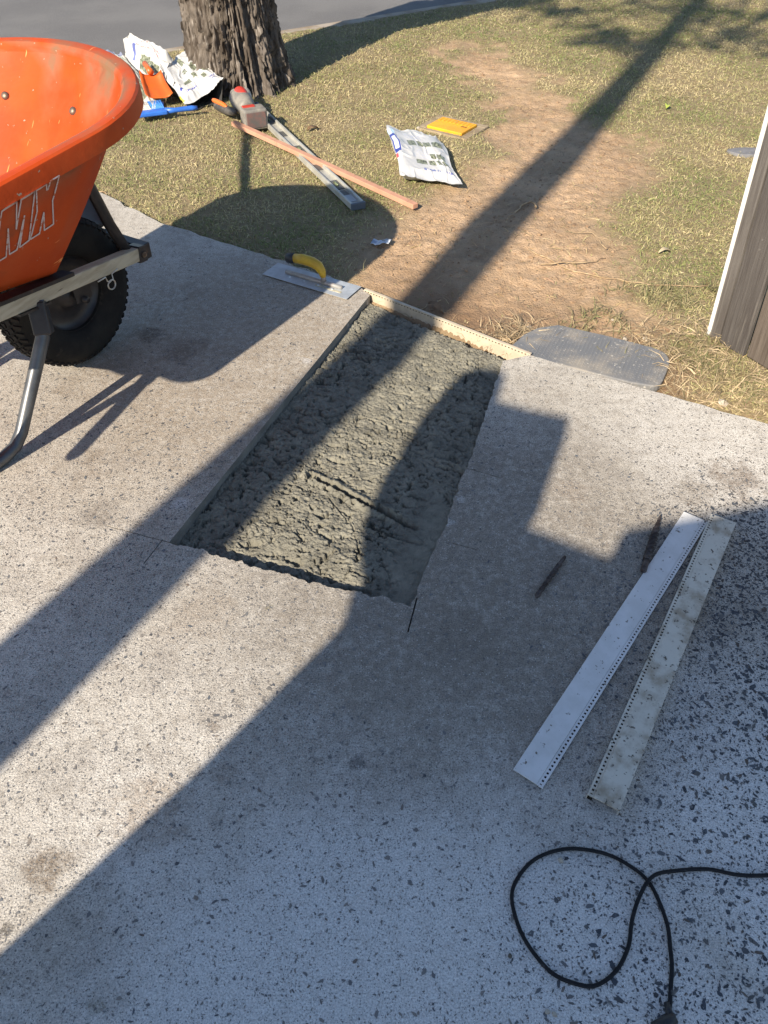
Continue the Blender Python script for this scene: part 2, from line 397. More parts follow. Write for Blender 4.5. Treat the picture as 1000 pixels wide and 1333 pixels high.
# ---- road, its concrete edge
def road_strip(name, d0, d1, z, m, seg=1, thick=0.0):
    t = Vector((RD_N.y, -RD_N.x)); mb = MB(); P = []
    for d in (d0, d1):
        for L in (-60, 60):
            p = RD_P + RD_N * d + t * L; P.append((p.x, p.y))
    mb.prism([P[0], P[1], P[3], P[2]], z - max(thick, .05), z)
    return tag(mb.build(name, m), kind='structure')
M_ASPH = mat('asphalt', (.15, .147, .147), (.185, .181, .178), scale=1.3, rough=.9, bump=.004, bscale=240, c3=(.24, .235, .23), s3=170, t3=(.58, .68), spec=.2)
road_strip('road', .10, 60, -.045, M_ASPH)
road_strip('kerb', -.015, .105, -.016, mat('edge_concrete', (.36, .31, .25), (.25, .19, .13), scale=5, rough=.9, bump=.003, bscale=120), thick=.12)

# =================================================================== GRASS
def scatter_blades(name, x, y, length, width, tilt, col, label=None, m=None, zoff=0.0, az=None, droop=1.0, cat=None):
    n = len(x); z = soil_z(x, y, False) + zoff
    a = RNG.uniform(0, 2 * math.pi, n) if az is None else az
    dx, dy = np.cos(a), np.sin(a); wx, wy = -dy * width / 2, dx * width / 2
    rise = np.cos(tilt); run = np.sin(tilt)
    P0 = np.c_[x, y, z]
    mid = P0 + np.c_[dx * run * .5, dy * run * .5, rise * .62] * length[:, None]
    tip = P0 + np.c_[dx * (run * .55 + .45), dy * (run * .55 + .45), rise * (.62 + .30 * (1 - droop * run))] * length[:, None]
    W = np.c_[wx, wy, RNG.normal(0, .25, n) * width]
    V = np.stack([P0 - W, P0 + W, mid + W * .85, mid - W * .85, tip + W * .15, tip - W * .15], 1).reshape(-1, 3)
    b = np.arange(n)[:, None] * 6
    F = np.concatenate([b + np.array([[0, 1, 2, 3]]), b + np.array([[3, 2, 4, 5]])])
    o = mesh_np(name, V, F, m, None, np.repeat(col, 6, 0))
    tag(o, label, cat, kind='stuff'); return o
M_GRASS = mat('grass_blades', (.2, .2, .1), attr='col', rough=.7, spec=.2)
def lawn():
    X = []; Y = []
    for (n, y0, y1) in [(190000, 1.7, 4.2), (210000, 4.2, 7.4)]:
        y = RNG.uniform(y0, y1, n); x = RNG.uniform(-1, 1, n) * (0.62 + .42 * y) + .1
        X.append(x); Y.append(y)
    x = np.concatenate(X); y = np.concatenate(Y)
    sd = sdf_poly(x, y, DRIVE_FULL); dm = dirt_mask(x, y)
    patch = fbm(x * 5, y * 5, 91, 3)
    keep = (sd > .004) & (road_d(x, y) < -.01) & (RNG.random(len(x)) < (1 - .985 * sst(.0, .75, dm)) * np.clip(.86 + .7 * patch, .35, 1))
    x, y = x[keep], y[keep]; n = len(x); dm = dm[keep]
    green = np.clip(.47 + 1.25 * fbm(x * 1.9, y * 1.9, 101, 4) + .25 * sst(.7, 1.8, x) * sst(4.2, 2.2, y) + .18 * sst(4, 7, y) + RNG.normal(0, .26, n), 0, 1)
    straw = np.array((.49, .41, .235)); olive = np.array((.33, .31, .14)); grn = np.array((.19, .225, .08))
    g = green[:, None]
    col = np.where(g < .5, straw * (1 - 2 * g) + olive * 2 * g, olive * (2 - 2 * g) + grn * (2 * g - 1)) * RNG.uniform(.72, 1.22, (n, 1))
    dead = RNG.random(n) < .10; col[dead] = np.array((.52, .44, .27)) * RNG.uniform(.8, 1.15, (dead.sum(), 1))
    L = RNG.uniform(.010, .026, n) * (1 - .45 * dm); W = RNG.uniform(.0014, .0026, n) * (1 + .28 * sst(3.5, 6.5, y))
    scatter_blades('lawn_grass', x, y, L, W, np.clip(RNG.normal(1.02, .32, n), .2, 1.5), col, 'short dry olive and straw coloured lawn grass', M_GRASS, cat='grass')
lawn()
def tufts():
    n = 60000; y = RNG.uniform(1.8, 7.2, n); x = RNG.uniform(-1, 1, n) * (.62 + .42 * y) + .1
    sd = sdf_poly(x, y, DRIVE_FULL); dm = dirt_mask(x, y)
    cl = fbm(x * 9, y * 9, 151, 2)
    keep = (road_d(x, y) < -.01) & (sd > .0) & (RNG.random(n) < (sst(.16, .42, cl) * .45 + .8 * sst(.05, .01, sd)) * (1 - dm))
    x, y = x[keep], y[keep]; n = len(x); g = RNG.random((n, 1))
    col = (np.array((.20, .225, .08)) * g + np.array((.44, .37, .22)) * (1 - g)) * RNG.uniform(.6, 1.15, (n, 1))
    scatter_blades('grass_tufts', x, y, RNG.uniform(.022, .05, n), RNG.uniform(.0016, .003, n), np.clip(RNG.normal(.85, .35, n), .1, 1.45), col, 'longer grass tufts scattered in the lawn and along the slab edge', M_GRASS, cat='grass')
tufts()
def litter():
    # loose dead stalks on bare soil, thickest round the black lid and along the slab
    n = 30000; y = RNG.uniform(1.7, 6.2, n); x = RNG.uniform(-.3, 2.0, n)
    sd = sdf_poly(x, y, DRIVE_FULL); dm = dirt_mask(x, y)
    cl = fbm(x * 3.2, y * 3.2, 121, 3)
    edge = sst(.5, .05, sd) * sst(.35, .6, x)
    keep = (sd > .012) & (RNG.random(n) < dm * (.12 + .6 * sst(.05, .4, cl)) + .5 * edge)
    x, y = x[keep], y[keep]; n = len(x)
    col = np.array((.42, .31, .18)) * RNG.uniform(.45, 1.25, (n, 1)) + RNG.normal(0, .015, (n, 3))
    L = RNG.uniform(.012, .06, n); W = RNG.uniform(.0010, .0024, n)
    scatter_blades('dry_straw', x, y, L, W, RNG.uniform(1.25, 1.52, n), np.clip(col, .02, 1), 'loose dead brown stalks lying on the bare soil', M_GRASS, .002, cat='straw')
    n = 420; c = G(676, 432); x = c.x + RNG.normal(0, .055, n); y = c.y + RNG.normal(0, .05, n)
    c2_ = G(900, 505); x = np.concatenate([x, RNG.uniform(.80, 1.25, 1500)]); y = np.concatenate([y, RNG.uniform(1.75, 2.35, 1500)])
    ok = sdf_poly(x, y, DRIVE_FULL) > .008; x, y = x[ok], y[ok]; n = len(x)
    col = np.array((.46, .36, .23)) * RNG.uniform(.4, 1.2, (n, 1))
    scatter_blades('dry_straw', x, y, RNG.uniform(.03, .09, n), RNG.uniform(.0014, .003, n), RNG.uniform(1.0, 1.5, n), np.clip(col, .02, 1), 'heaped dead stalks beside the plastic edging and below the fence', M_GRASS, .003, cat='straw')
    # green-grey scraggly tufts between the slab, the lid and the fence
    n = 12000; x = RNG.uniform(.62, 1.5, n); y = RNG.uniform(1.55, 2.6, n); sd = sdf_poly(x, y, DRIVE_FULL)
    keep = (sd > .01) & (RNG.random(n) < sst(-.15, .3, fbm(x * 5, y * 5, 131, 3) + .18 * (x - .9)))
    x, y = x[keep], y[keep]; n = len(x)
    g = RNG.random((n, 1)); col = (np.array((.13, .15, .06)) * g + np.array((.36, .29, .17)) * (1 - g)) * RNG.uniform(.6, 1.2, (n, 1))
    scatter_blades('weedy_grass', x, y, RNG.uniform(.02, .06, n), RNG.uniform(.0016, .003, n), RNG.uniform(.5, 1.45, n), col, 'straggly longer grass between black lid and timber fence', M_GRASS, cat='grass')
litter()

def rock(mb, c, r, seed):
    rr = random.Random(seed); bm = bmesh.new(); bmesh.ops.create_icosphere(bm, subdivisions=1, radius=1)
    s = [r * rr.uniform(.7, 1.3), r * rr.uniform(.6, 1.1), r * rr.uniform(.4, .75)]; a = rr.uniform(0, 6.28)
    vs = []
    for v in bm.verts:
        k = rr.uniform(.78, 1.15); p = Vector((v.co.x * s[0] * k, v.co.y * s[1] * k, v.co.z * s[2] * k)); vs.append(Matrix.Rotation(a, 3, 'Z') @ p + Vector(c))
    mb.add(vs, [tuple(v.index for v in f.verts) for f in bm.faces]); bm.free()
def gz1(x, y): return float(soil_z(np.array([x]), np.array([y]), False)[0])
def pebbles():
    mb = MB(); k = 0
    n = 5000; x = RNG.uniform(-.2, 1.5, n); y = RNG.uniform(1.75, 6.2, n)
    sd = sdf_poly(x, y, DRIVE_FULL); dm = dirt_mask(x, y); z = soil_z(x, y, False)
    for i in range(n):
        if sd[i] > .02 and RNG.random() < dm[i] * .8:
            rock(mb, (x[i], y[i], z[i] + .001), RNG.uniform(.0025, .006) if RNG.random() < .93 else RNG.uniform(.007, .013), i)
    o = mb.build('soil_crumbs', mat('soil_crumb', (.34, .23, .14), (.20, .13, .08), scale=20, rough=.95, bump=.001, bscale=200), fixn=False)
    tag(o, 'small crumbs of earth scattered on the bare soil', 'soil', kind='stuff')
pebbles()
M_STONE = mat('pale_stone', (.50, .45, .37), (.36, .31, .25), scale=60, rough=.85, bump=.001, bscale=150)
STONES = [(816, 433, .010, 'round cream pebble on soil behind the black lid'), (843, 432, .013, 'pale pebble beside straggly grass behind the black lid'), (800, 408, .010, 'small white pebble on brown soil uphill of the black lid'),
          (943, 519, .022, 'flat pinkish stone in weeds below the timber fence'), (545, 163, .016, 'tan stone beside the yellow meter lid'), (690, 415, .011, 'brown stone at corner of the black lid'),
          (848, 446, .008, 'tiny grey pebble touching rim of black lid')]
for i, (px, py, r, lb) in enumerate(STONES):
    p = G(px, py); mb = MB(); rock(mb, (0, 0, 0), r, 500 + i)
    o = mb.build('pebble', M_STONE, fixn=False); o.location = (p.x, p.y, gz1(p.x, p.y) + r * .3); tag(o, lb, 'stone')
for i, (px, py, r, lb) in enumerate([(730, 1121, .0075, 'white stone chip inside the black cable loop'), (713, 1318, .005, 'small pale chip on concrete near cable end'), (722, 1321, .004, 'smaller pale chip on concrete near cable end'),
                                    (664, 1245, .006, 'dark grit lump on concrete outside cable loop'), (388, 666 - 0, .004, 'pale grit crumb on concrete')][:4]):
    p = G(px, py); mb = MB(); rock(mb, (0, 0, 0), r, 700 + i)
    o = mb.build('stone_chip', M_STONE if i < 3 else mat('dark_grit', (.10, .09, .075), rough=.9), fixn=False); o.location = (p.x, p.y, r * .4); tag(o, lb, 'stone chip')

# twigs and roots
M_TWIG = mat('dead_twig', (.44, .33, .20), (.28, .19, .11), scale=40, rough=.9)
TWIGS = [([(690, 320), (735, 342), (790, 357), (850, 368), (925, 372)], .0032, 'long thin root lying across soil towards the fence'),
         ([(705, 339), (760, 338), (790, 330)], .0028, 'short curved root on soil downhill of the pole shadow'),
         ([(700, 268), (690, 262), (680, 265), (672, 275), (660, 285)], .005, 'curled pale root tuft in shadow of the pole'),
         ([(655, 437), (672, 428), (690, 412)], .0035, 'dry stalk in the straw pile against the plastic edging'),
         ([(652, 425), (668, 438), (676, 440)], .003, 'bent white stalk crossing the straw pile by the edging'),
         ([(648, 444), (680, 432), (694, 428)], .003, 'straight brown stalk in the straw pile by the edging'),
         ([(536, 404), (548, 398), (556, 388)], .003, 'short stalk in shadow just behind the plastic edging'),
         ([(790, 452 - 130), (770, 300), (745, 300)], .0022, 'thin straw on bare soil beside greener grass'),
         ([(120, 246), (133, 249), (142, 252)], .004, 'pale bark chip stick at slab edge behind wheelbarrow')]
for pts, r, lb in TWIGS:
    P = [G(*p) for p in pts]; P = [Vector((p.x, p.y, gz1(p.x, p.y) + r + .006 + .006 * math.sin(i * 2.1))) for i, p in enumerate(P)]
    Q = []
    for a, b in zip(P[:-1], P[1:]):
        for k in range(4): Q.append(a.lerp(b, k / 4) + Vector((random.gauss(0, .004), random.gauss(0, .004), random.gauss(0, .0015))))
    Q.append(P[-1]); mb = MB(); mb.tube(Q, [r * (1 - .55 * i / len(Q)) for i in range(len(Q))], 6)
    tag(mb.build('dry_twig', M_TWIG, smooth=True), lb, 'twig')
# fallen leaves
def leaf(px, py, L, wd, az, m, lb, zz=.006):
    p = G(px, py); mb = MB(); n = 7; vs = []
    for i in range(n):
        t = i / (n - 1); w_ = wd * math.sin(math.pi * min(1, t * .97 + .02)) ** .8 / 2; zc = .012 * math.sin(math.pi * t) + .002
        vs += [((t - .5) * L, -w_, zc + .006), ((t - .5) * L, 0, zc), ((t - .5) * L, w_, zc + .008)]
    mb.add(vs, [(i * 3 + j, i * 3 + j + 1, i * 3 + j + 4, i * 3 + j + 3) for i in range(n - 1) for j in (0, 1)])
    o = mb.build('fallen_leaf', m, smooth=True, fixn=False)
    md = o.modifiers.new('thickness', 'SOLIDIFY'); md.thickness = .0006
    o.location = (p.x, p.y, (gz1(p.x, p.y) if py < 520 else 0) + zz); o.rotation_euler = (random.uniform(-.15, .15), random.uniform(-.1, .1), az); tag(o, lb, 'leaf')
M_LEAFB = mat('brown_leaf', (.20, .12, .065), (.30, .19, .10), scale=30, rough=.7)
leaf(567, 397, .075, .026, -.9, M_LEAFB, 'curled brown leaf in shadow behind the plastic edging')
leaf(407, 165, .07, .035, .6, M_LEAFB, 'brown curled leaf on lawn beyond the metal level')
leaf(865, 328, .05, .02, .3, mat('pale_leaf', (.5, .42, .28), rough=.8), 'pale dry leaf lying on greener grass by fence')
leaf(868, 140, .06, .03, 1.2, mat('yellow_green_leaf', (.35, .42, .08), rough=.6), 'yellow green leaf on sunny lawn')

# =================================================================== TRENCH WITH FRESH CONCRETE
def fresh_concrete():
    na, nb = 320, 560
    A, Bq = np.meshgrid(np.linspace(-.035, 1.03, na), np.linspace(-.02, 1.012, nb), indexing='ij')
    NL, NR, FR, FL = [np.array(p[:2]) for p in (PIT_NL, PIT_NR, G(660, 470), G(484, 392))]
    a = A[..., None]; b = Bq[..., None]
    bow = .018 * np.sin(np.clip(Bq, 0, 1) * math.pi)
    P = (NL * (1 - a) + NR * a) * (1 - b) + (FL * (1 - a) + FR * a) * b
    P[..., 0] += bow * np.clip(A, 0, 1)
    x = P[..., 0]; y = P[..., 1]
    c, s = math.cos(.40), math.sin(.40)          # across / along the trench
    p = x * c - y * s; q = x * s + y * c
    z = -.027 + .008 * sst(.25, 1.0, A) + .006 * sst(.85, 1.0, Bq) - .014 * sst(.12, 0, Bq)
    z = z + .012 * fbm(p * 6, q * 6, 201, 3) + .0048 * fbm(p * 19, q * 19, 203, 3) + .0040 * fbm(p * 85, q * 95, 205, 3) + .0030 * fbm(p * 190, q * 200, 206, 2)
    rough_ = sst(-.35, .25, fbm(p * 6, q * 6, 207, 2) + .1)
    n1 = fbm(p * 36 + 1.6 * fbm(p * 11, q * 11, 2, 2), q * 50, 209, 4)
    z = z - .0180 * sst(.185, .255, n1) * (.25 + .75 * rough_)                     # torn voids
    n2 = fbm(p * 75, q * 105, 211, 3); z = z - .007 * sst(.27, .38, n2) * rough_
    rid = np.abs(fbm(p * 9, q * 34, 213, 3)); z = z - .010 * sst(.045, .01, rid) * sst(.12, .35, fbm(p * 4, q * 8, 215, 2))   # drag ripples
    lum = fbm(p * 24, q * 30, 217, 3); z = z + .003 * sst(.05, .22, lum) * rough_
    def groove(pts, wd, dp, lip):
        nonlocal z
        W = [G(*k, -.035) for k in pts]
        d = np.full(x.shape, 9.0); side = np.zeros(x.shape)
        for u, v in zip(W[:-1], W[1:]):
            ex, ey = v.x - u.x, v.y - u.y; L = ex * ex + ey * ey
            t = np.clip(((x - u.x) * ex + (y - u.y) * ey) / L, 0, 1); dd = np.hypot(x - u.x - t * ex, y - u.y - t * ey)
            sgn = np.sign(ex * (y - u.y) - ey * (x - u.x)); side = np.where(dd < d, sgn, side); d = np.minimum(d, dd)
        d = d + .0035 * fbm(x * 60, y * 60, 221, 2)
        z = z - dp * sst(wd, wd * .3, d) + lip * sst(wd * 2.6, wd, d) * sst(wd * .8, wd, d)
    groove([(404, 622), (440, 640), (475, 660), (505, 676), (540, 692)], .011, .026, .010)
    groove([(476, 690), (510, 703), (548, 713)], .006, .014, .006)
    groove([(470, 545), (500, 556), (530, 572), (545, 580)], .004, .009, .003)
    groove([(430, 655), (460, 690), (470, 730)], .003, .005, .002)
    # slump at the right edge and the smooth trowelled strip by the near corner
    sm = sst(.74, .90, A) * sst(.5, .3, Bq)
    z = z * (1 - sm * .75) + (-.022 + .002 * fbm(p * 10, q * 10, 225, 2)) * sm * .75
    z = np.minimum(z, -.006)
    V = np.stack([x, y, z], 2).reshape(-1, 3)
    tone = (.92 + .45 * fbm(p * 14, q * 14, 231, 3) + .25 * fbm(p * 70, q * 70, 233, 2)).reshape(-1, 1)
    col = np.clip(np.array((.225, .214, .172)) * tone, .02, 1)
    o = mesh_np('fresh_concrete', V, grid_faces(na, nb), mat('wet_concrete', (.2, .2, .15), attr='col', rough=.55, bump=.0045, bscale=260, spec=.4), None, col, True)
    tag(o, 'rough grey green wet concrete filling the trench in the driveway', 'concrete')
fresh_concrete()

# =================================================================== PLASTIC EDGING STRIPS
M_PVCW = mat('white_plastic', (.74, .74, .74), (.66, .66, .65), scale=20, rough=.45, c3=(.16, .13, .10), s3=85, t3=(.635, .69))
M_PVCD = mat('grimy_plastic', (.66, .62, .53), (.36, .30, .22), scale=22, rough=.65, c3=(.10, .085, .065), s3=95, t3=(.585, .66), lo=.42, hi=.72, detail=8)
M_PVCY = mat('cream_plastic', (.57, .49, .37), (.49, .41, .31), scale=25, rough=.5, c3=(.2, .16, .1), s3=70, t3=(.68, .74))
def plastic_strip(name, mtl, L, W, fl_side, top, label, grime=None):
    """flat plate along x, perforated flange on one long side; top = height of the plate's face"""
    root = empty(name); tag(root, label, 'edging strip', )
    pl = MB(); y0 = -W / 2; fw = .0125
    a, b = (y0 + fw, W / 2) if fl_side < 0 else (y0, W / 2 - fw)
    n = 40; vs = []
    for i in range(n + 1):
        x = -L / 2 + L * i / n; sag = .0012 * math.sin(i * .35) + .0015 * math.sin(i * .12 + 1)
        vs += [(x, a, top + sag), (x, b, top + sag * .6), (x, b, top + sag * .6 - .0028), (x, a, top + sag - .0028)]
    fs = [(i * 4 + j, i * 4 + (j + 1) % 4, i * 4 + 4 + (j + 1) % 4, i * 4 + 4 + j) for i in range(n) for j in range(4)] + [(3, 2, 1, 0), (n * 4, n * 4 + 1, n * 4 + 2, n * 4 + 3)]
    pl.add(vs, fs); pl.build('plate', mtl, root, bevel=.0006)
    fl = MB(); fa = y0 if fl_side < 0 else W / 2 - fw; zt = top - .0015
    r1 = .0040; hole = .0042
    fl.box((0, fa + r1 / 2, zt), (L, r1, .002)); fl.box((0, fa + fw - (fw - r1 - hole) / 2 - .0002, zt), (L, fw - r1 - hole - .0004, .002))
    p = .0094; k = int(L / p)
    for i in range(k + 1):
        fl.box((-L / 2 + i * p + (.002 if i == 0 else 0), fa + r1 + hole / 2, zt - .0001), (p - .0046, hole + .0004, .0018))
    # turned-down lip and under-channel close the flange from below
    ex = fa + .0006 if fl_side < 0 else fa + fw - .0006
    fl.box((0, ex, (zt - .001) / 2 + .0008), (L, .0012, zt - .001 - .0012))
    fl.build('flange', mtl, root)
    ch = MB(); ch.box((0, fa + fw / 2, .0016), (L * .999, fw - .003, .0012)); ch.build('channel_floor', mat('hole_shade', (.03, .025, .02), rough=.95), root)  # near-black floor paints in the shade under the flange holes
    if grime: 
        ed = MB(); ed.box((0, b - .001 if fl_side < 0 else a + .001, top / 2 - .001), (L * .998, .0014, top - .0035)); ed.build('edge_wall', mtl, root)
    return root
def place_strip(o, near, far, z=0.0):
    d = far - near; o.location = ((near.x + far.x) / 2, (near.y + far.y) / 2, z); o.rotation_euler = (0, 0, math.atan2(d.y, d.x))
nL = (G(667, 1003) + G(706, 1030)) / 2; fL = (G(892, 670) + G(918, 681)) / 2
s1 = plastic_strip('edging_strip', M_PVCW, (fL - nL).length, .063, -1, .007, 'unsoiled white plastic edging strip lying on the concrete'); place_strip(s1, nL, fL, .0012)
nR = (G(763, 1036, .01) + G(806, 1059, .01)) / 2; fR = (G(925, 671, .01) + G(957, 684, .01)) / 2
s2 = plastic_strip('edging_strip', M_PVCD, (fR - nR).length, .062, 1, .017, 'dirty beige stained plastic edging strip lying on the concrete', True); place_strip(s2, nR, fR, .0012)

def form_strip():
    a = G(474, 379); b = G(690, 464); d = b - a; L = d.length
    root = empty('edging_strip'); tag(root, 'cream yellow plastic edging set on edge at far end of wet concrete', 'edging strip')
    root.location = ((a.x + b.x) / 2, (a.y + b.y) / 2, 0); root.rotation_euler = (0, 0, math.atan2(d.y, d.x))
    pl = MB(); pl.box((0, .004, -.044), (L, .003, .075)); pl.build('plate', M_PVCY, root, bevel=.0006)
    fl = MB(); t = .0025; H0 = -.004
    fl.box((0, .0025, H0 + .009), (L, t, .004)); fl.box((0, .0025, H0 - .0005), (L, t, .0055)); p = .0125; k = int(L / p)
    for i in range(k + 1): fl.box((-L / 2 + i * p, .0026, H0 + .0045), (p - .006, t - .0004, .0052))
    fl.box((0, .007, H0 + .0105), (L, .010, .0016))
    fl.build('flange', M_PVCY, root); bk = MB(); bk.box((0, .0085, H0 + .004), (L, .0012, .014)); bk.build('back_lip', mat('hole_shade', (0, 0, 0)), root)  # black lip stands in for shade behind the holes
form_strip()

# =================================================================== BLACK LID
def black_lid():
    root = tag(empty('access_lid', (0, 0, 0)), 'dusty black rubber lid with one rounded end beside the slab', 'lid')
    A, B_, C_, D = G(668, 452), G(690, 421), G(772, 426), G(874, 463)
    E_, F_ = G(861, 499), G(780, 489)
    def arc(p, c, q, n=6): return [(p * (1 - t) ** 2 + c * 2 * t * (1 - t) + q * t * t) for t in [i / n for i in range(n + 1)]]
    pts = [G(692, 463), G(664, 450), G(682, 434), G(700, 425), G(727, 421), G(786, 434), G(822, 443)] + arc(G(852, 451), G(876, 458), G(872, 474), 5) + [G(868, 484)] + arc(G(864, 493), G(860, 503), G(846, 500), 4) + [G(822, 496), G(770, 483)]
    mb = MB(); mb.prism([(p.x, p.y) for p in pts], -.030, -.004)
    o = mb.build('plate', mat('black_rubber', (.155, .162, .175), (.30, .275, .24), scale=9, rough=.6, c3=(.46, .44, .40), s3=90, t3=(.60, .70), bump=.0015, bscale=300, lo=.4, hi=.75), root, bevel=.004)
    # raised pimples in rows
    st = MB(); poly = [(p.x, p.y) for p in pts]; k = 0
    ax = (G(838, 499) - G(690, 463)).normalized(); ay = Vector((-ax.y, ax.x, 0)); o0 = G(690, 463)
    for i in range(40):
        for j in range(22):
            p = o0 + ax * (.012 * i + .01) + ay * (.012 * j + .008)
            if sdf_poly(np.array([p.x]), np.array([p.y]), poly)[0] < -.012: st.box((p.x, p.y, -.0035), (.004, .004, .0022), Matrix.Rotation(.7, 3, 'Z'))
    tag(st.build('grip_pimples', mat('black_rubber', (0, 0, 0)), root), kind='stuff')
black_lid()

# =================================================================== TROWEL
def trowel():
    a, b, c, d = G(342, 360), G(452, 392), G(470, 375), G(362, 343)
    cen = (a + b + c + d) / 4; ax = ((b + c) - (a + d)).normalized(); L = ((b + c) / 2 - (a + d) / 2).length; W = ((d - a).length + (c - b).length) / 2 * .95
    root = tag(empty('finishing_trowel', (cen.x, cen.y, .0065), math.atan2(ax.y, ax.x)), 'steel finishing trowel with yellow handle at the slab corner', 'trowel')
    bl = MB(); bl.box((0, 0, 0), (L, W, .0012)); bl.build('blade', mat('trowel_steel', (.52, .56, .60), (.42, .45, .48), scale=18, rough=.42, metal=.35, c3=(.45, .43, .36), s3=25, t3=(.6, .7)), root)
    sp = MB(); sp.tube([(-L * .30, 0, .006), (L * .36, 0, .006)], .0085, 10); sp.build('spine', mat('spine_alloy', (.34, .27, .24), (.5, .5, .47), scale=7, rough=.5, metal=.5), root, smooth=True)
    for k in (-.22, -.05, .12, .28):
        rv = MB(); rv.lathe([(0, .004), (.004, .004), (.0055, .0015), (.006, 0)], Matrix.Translation((L * k, .0, .0004)) @ Matrix.Translation((0, -.018, 0)), 10); rv.build('rivet', mat('trowel_steel', (0, 0, 0)), root, smooth=True)
    po = MB(); po.tube([(.055, 0, .008), (.055, 0, .03), (.048, 0, .05)], [.011, .009, .010], 10); po.build('post', mat('spine_alloy', (0, 0, 0)), root, smooth=True)
    hd = MB(); pts = [(.055, 0, .028), (.050, 0, .048), (.036, 0, .066), (.010, 0, .074), (-.03, 0, .075), (-.065, 0, .070)]
    hd.tube(pts, [.010, .0145, .018, .0185, .0185, .0170], 14, up=(0, 1, 0)); hd.build('handle', mat('yellow_grip', (.62, .40, .03), (.52, .32, .03), scale=30, rough=.45), root, smooth=True)
    kp = MB(); kp.tube([(-.064, 0, .0702), (-.075, 0, .068), (-.096, 0, .064), (-.100, 0, .063)], [.0172, .0192, .0185, .012], 14, up=(0, 1, 0)); kp.build('end_cap', mat('black_plastic', (.025, .025, .028), rough=.5), root, smooth=True)
    # curing cement smear on the blade
    sm = MB(); sm.box((L * .24, -W * .22, .0012), (L * .30, W * .10, .0014)); sm.build('cement_smear', mat('cement_smear', (.50, .47, .35), (.36, .33, .25), scale=60, rough=.9, bump=.001), root, bevel=.0006)
trowel()

# =================================================================== CABLE
def cable():
    root = tag(empty('power_cable', (0, 0, 0)), 'thin black power cable looped once on the concrete', 'cable')
    px = [(868, 1326), (871, 1308), (874, 1270), (873, 1240), (866, 1200), (846, 1152), (815, 1125), (780, 1111), (740, 1106), (700, 1117), (676, 1140), (667, 1166), (672, 1200), (690, 1236), (716, 1265), (745, 1281),
          (775, 1284), (802, 1264), (816, 1235), (823, 1200), (832, 1168), (850, 1143), (880, 1134), (920, 1133), (960, 1140), (1000, 1141), (1060, 1136), (1140, 1150), (1240, 1120)]
    P = [G(*p) for p in px]; r = .0034
    Q = []
    for i in range(len(P) - 1):
        p0, p1, p2, p3 = P[max(i - 1, 0)], P[i], P[i + 1], P[min(i + 2, len(P) - 1)]
        for k in range(6):
            t = k / 6; Q.append(.5 * ((2 * p1) + (p2 - p0) * t + (2 * p0 - 5 * p1 + 4 * p2 - p3) * t * t + (3 * p1 - p0 - 3 * p2 + p3) * t ** 3))
    Q.append(P[-1]); X = G(847, 1152)
    Q = [Vector((q.x + .0011 * math.sin(i * .45) * math.sin(i * .21), q.y + .0011 * math.cos(i * .38) * math.sin(i * .13), r + .0006 + (.0085 * math.exp(-((q - X).length / .035) ** 2) if i > 90 else 0))) for i, q in enumerate(Q)]
    mb = MB(); mb.tube(Q, r, 10); mb.build('wire', mat('cable_rubber', (.008, .009, .012), (.016, .016, .018), scale=90, rough=.6, spec=.25, c3=(.10, .10, .10), s3=45, t3=(.66, .74)), root, smooth=True)
    pg = MB(); e = G(864, 1328); pg.tube([(e.x + .012, e.y + .006, .008), (e.x + .012, e.y, .010), (e.x - .004, e.y - .008, .010), (e.x - .022, e.y - .010, .008)], [.005, .009, .0105, .006], 10)
    pg.build('plug', mat('black_plastic', (0, 0, 0)), root, smooth=True)
    ck = MB(); c2 = G(869, 1316); ck.tube([(c2.x, c2.y + .01, .006), (c2.x, c2.y - .012, .008)], [.0046, .0065], 10); ck.build('strain_relief', mat('black_plastic', (0, 0, 0)), root, smooth=True)
cable()

# =================================================================== DRILL BITS
M_RUST = mat('rusty_steel', (.06, .046, .042), (.12, .10, .095), scale=60, rough=.6, metal=.6)
def drill_bit(a, b, r, label, tip_thin=False):
    A = G(*a); B = G(*b); d = B - A; L = d.length
    root = tag(empty('drill_bit', (A.x, A.y, r + .001), math.atan2(d.y, d.x)), label, 'drill bit')
    # fluted: twisted lobed cross-section
    nseg, n = 60, 16; vs = []
    for i in range(nseg + 1):
        t = i / nseg; tw = t * 2 * math.pi * 2.6 * (L / .12); e = min(1, (1 - t) * 12 + .25)
        for j in range(n):
            an = 2 * math.pi * j / n; rr = r * e * (.58 + .42 * abs(math.cos(an)) ** .8)
            if tip_thin: rr *= (.35 + .65 * sst(.0, .55, np.array(1 - t)).item()) 
            vs.append((L * (.22 + .78 * t), rr * math.cos(an + tw), rr * math.sin(an + tw)))
    mb = MB(); mb.add(vs, [(i * n + j, i * n + (j + 1) % n, (i + 1) * n + (j + 1) % n, (i + 1) * n + j) for i in range(nseg) for j in range(n)] + [tuple(range(n)), tuple(range(nseg * n, nseg * n + n))])
    mb.build('flute', M_RUST, root, smooth=True)
    sh = MB(); sh.tube([(0, 0, 0), (L * .02, 0, 0), (L * .235, 0, 0)], [r * .55, r * .72, r * .72], 12); sh.build('shank', M_RUST, root, smooth=True)
    co = MB(); co.tube([(L * .19, 0, 0), (L * .235, 0, 0)], [r * .95, r * .95], 12); co.build('collar', M_RUST, root, smooth=True)
drill_bit((735, 727), (697, 781), .0065, 'rusty spiral drill bit lying alone on shaded concrete')
drill_bit((836, 748), (859, 674), .0105, 'thick dark auger bit pointing away beside white edging strip', True)

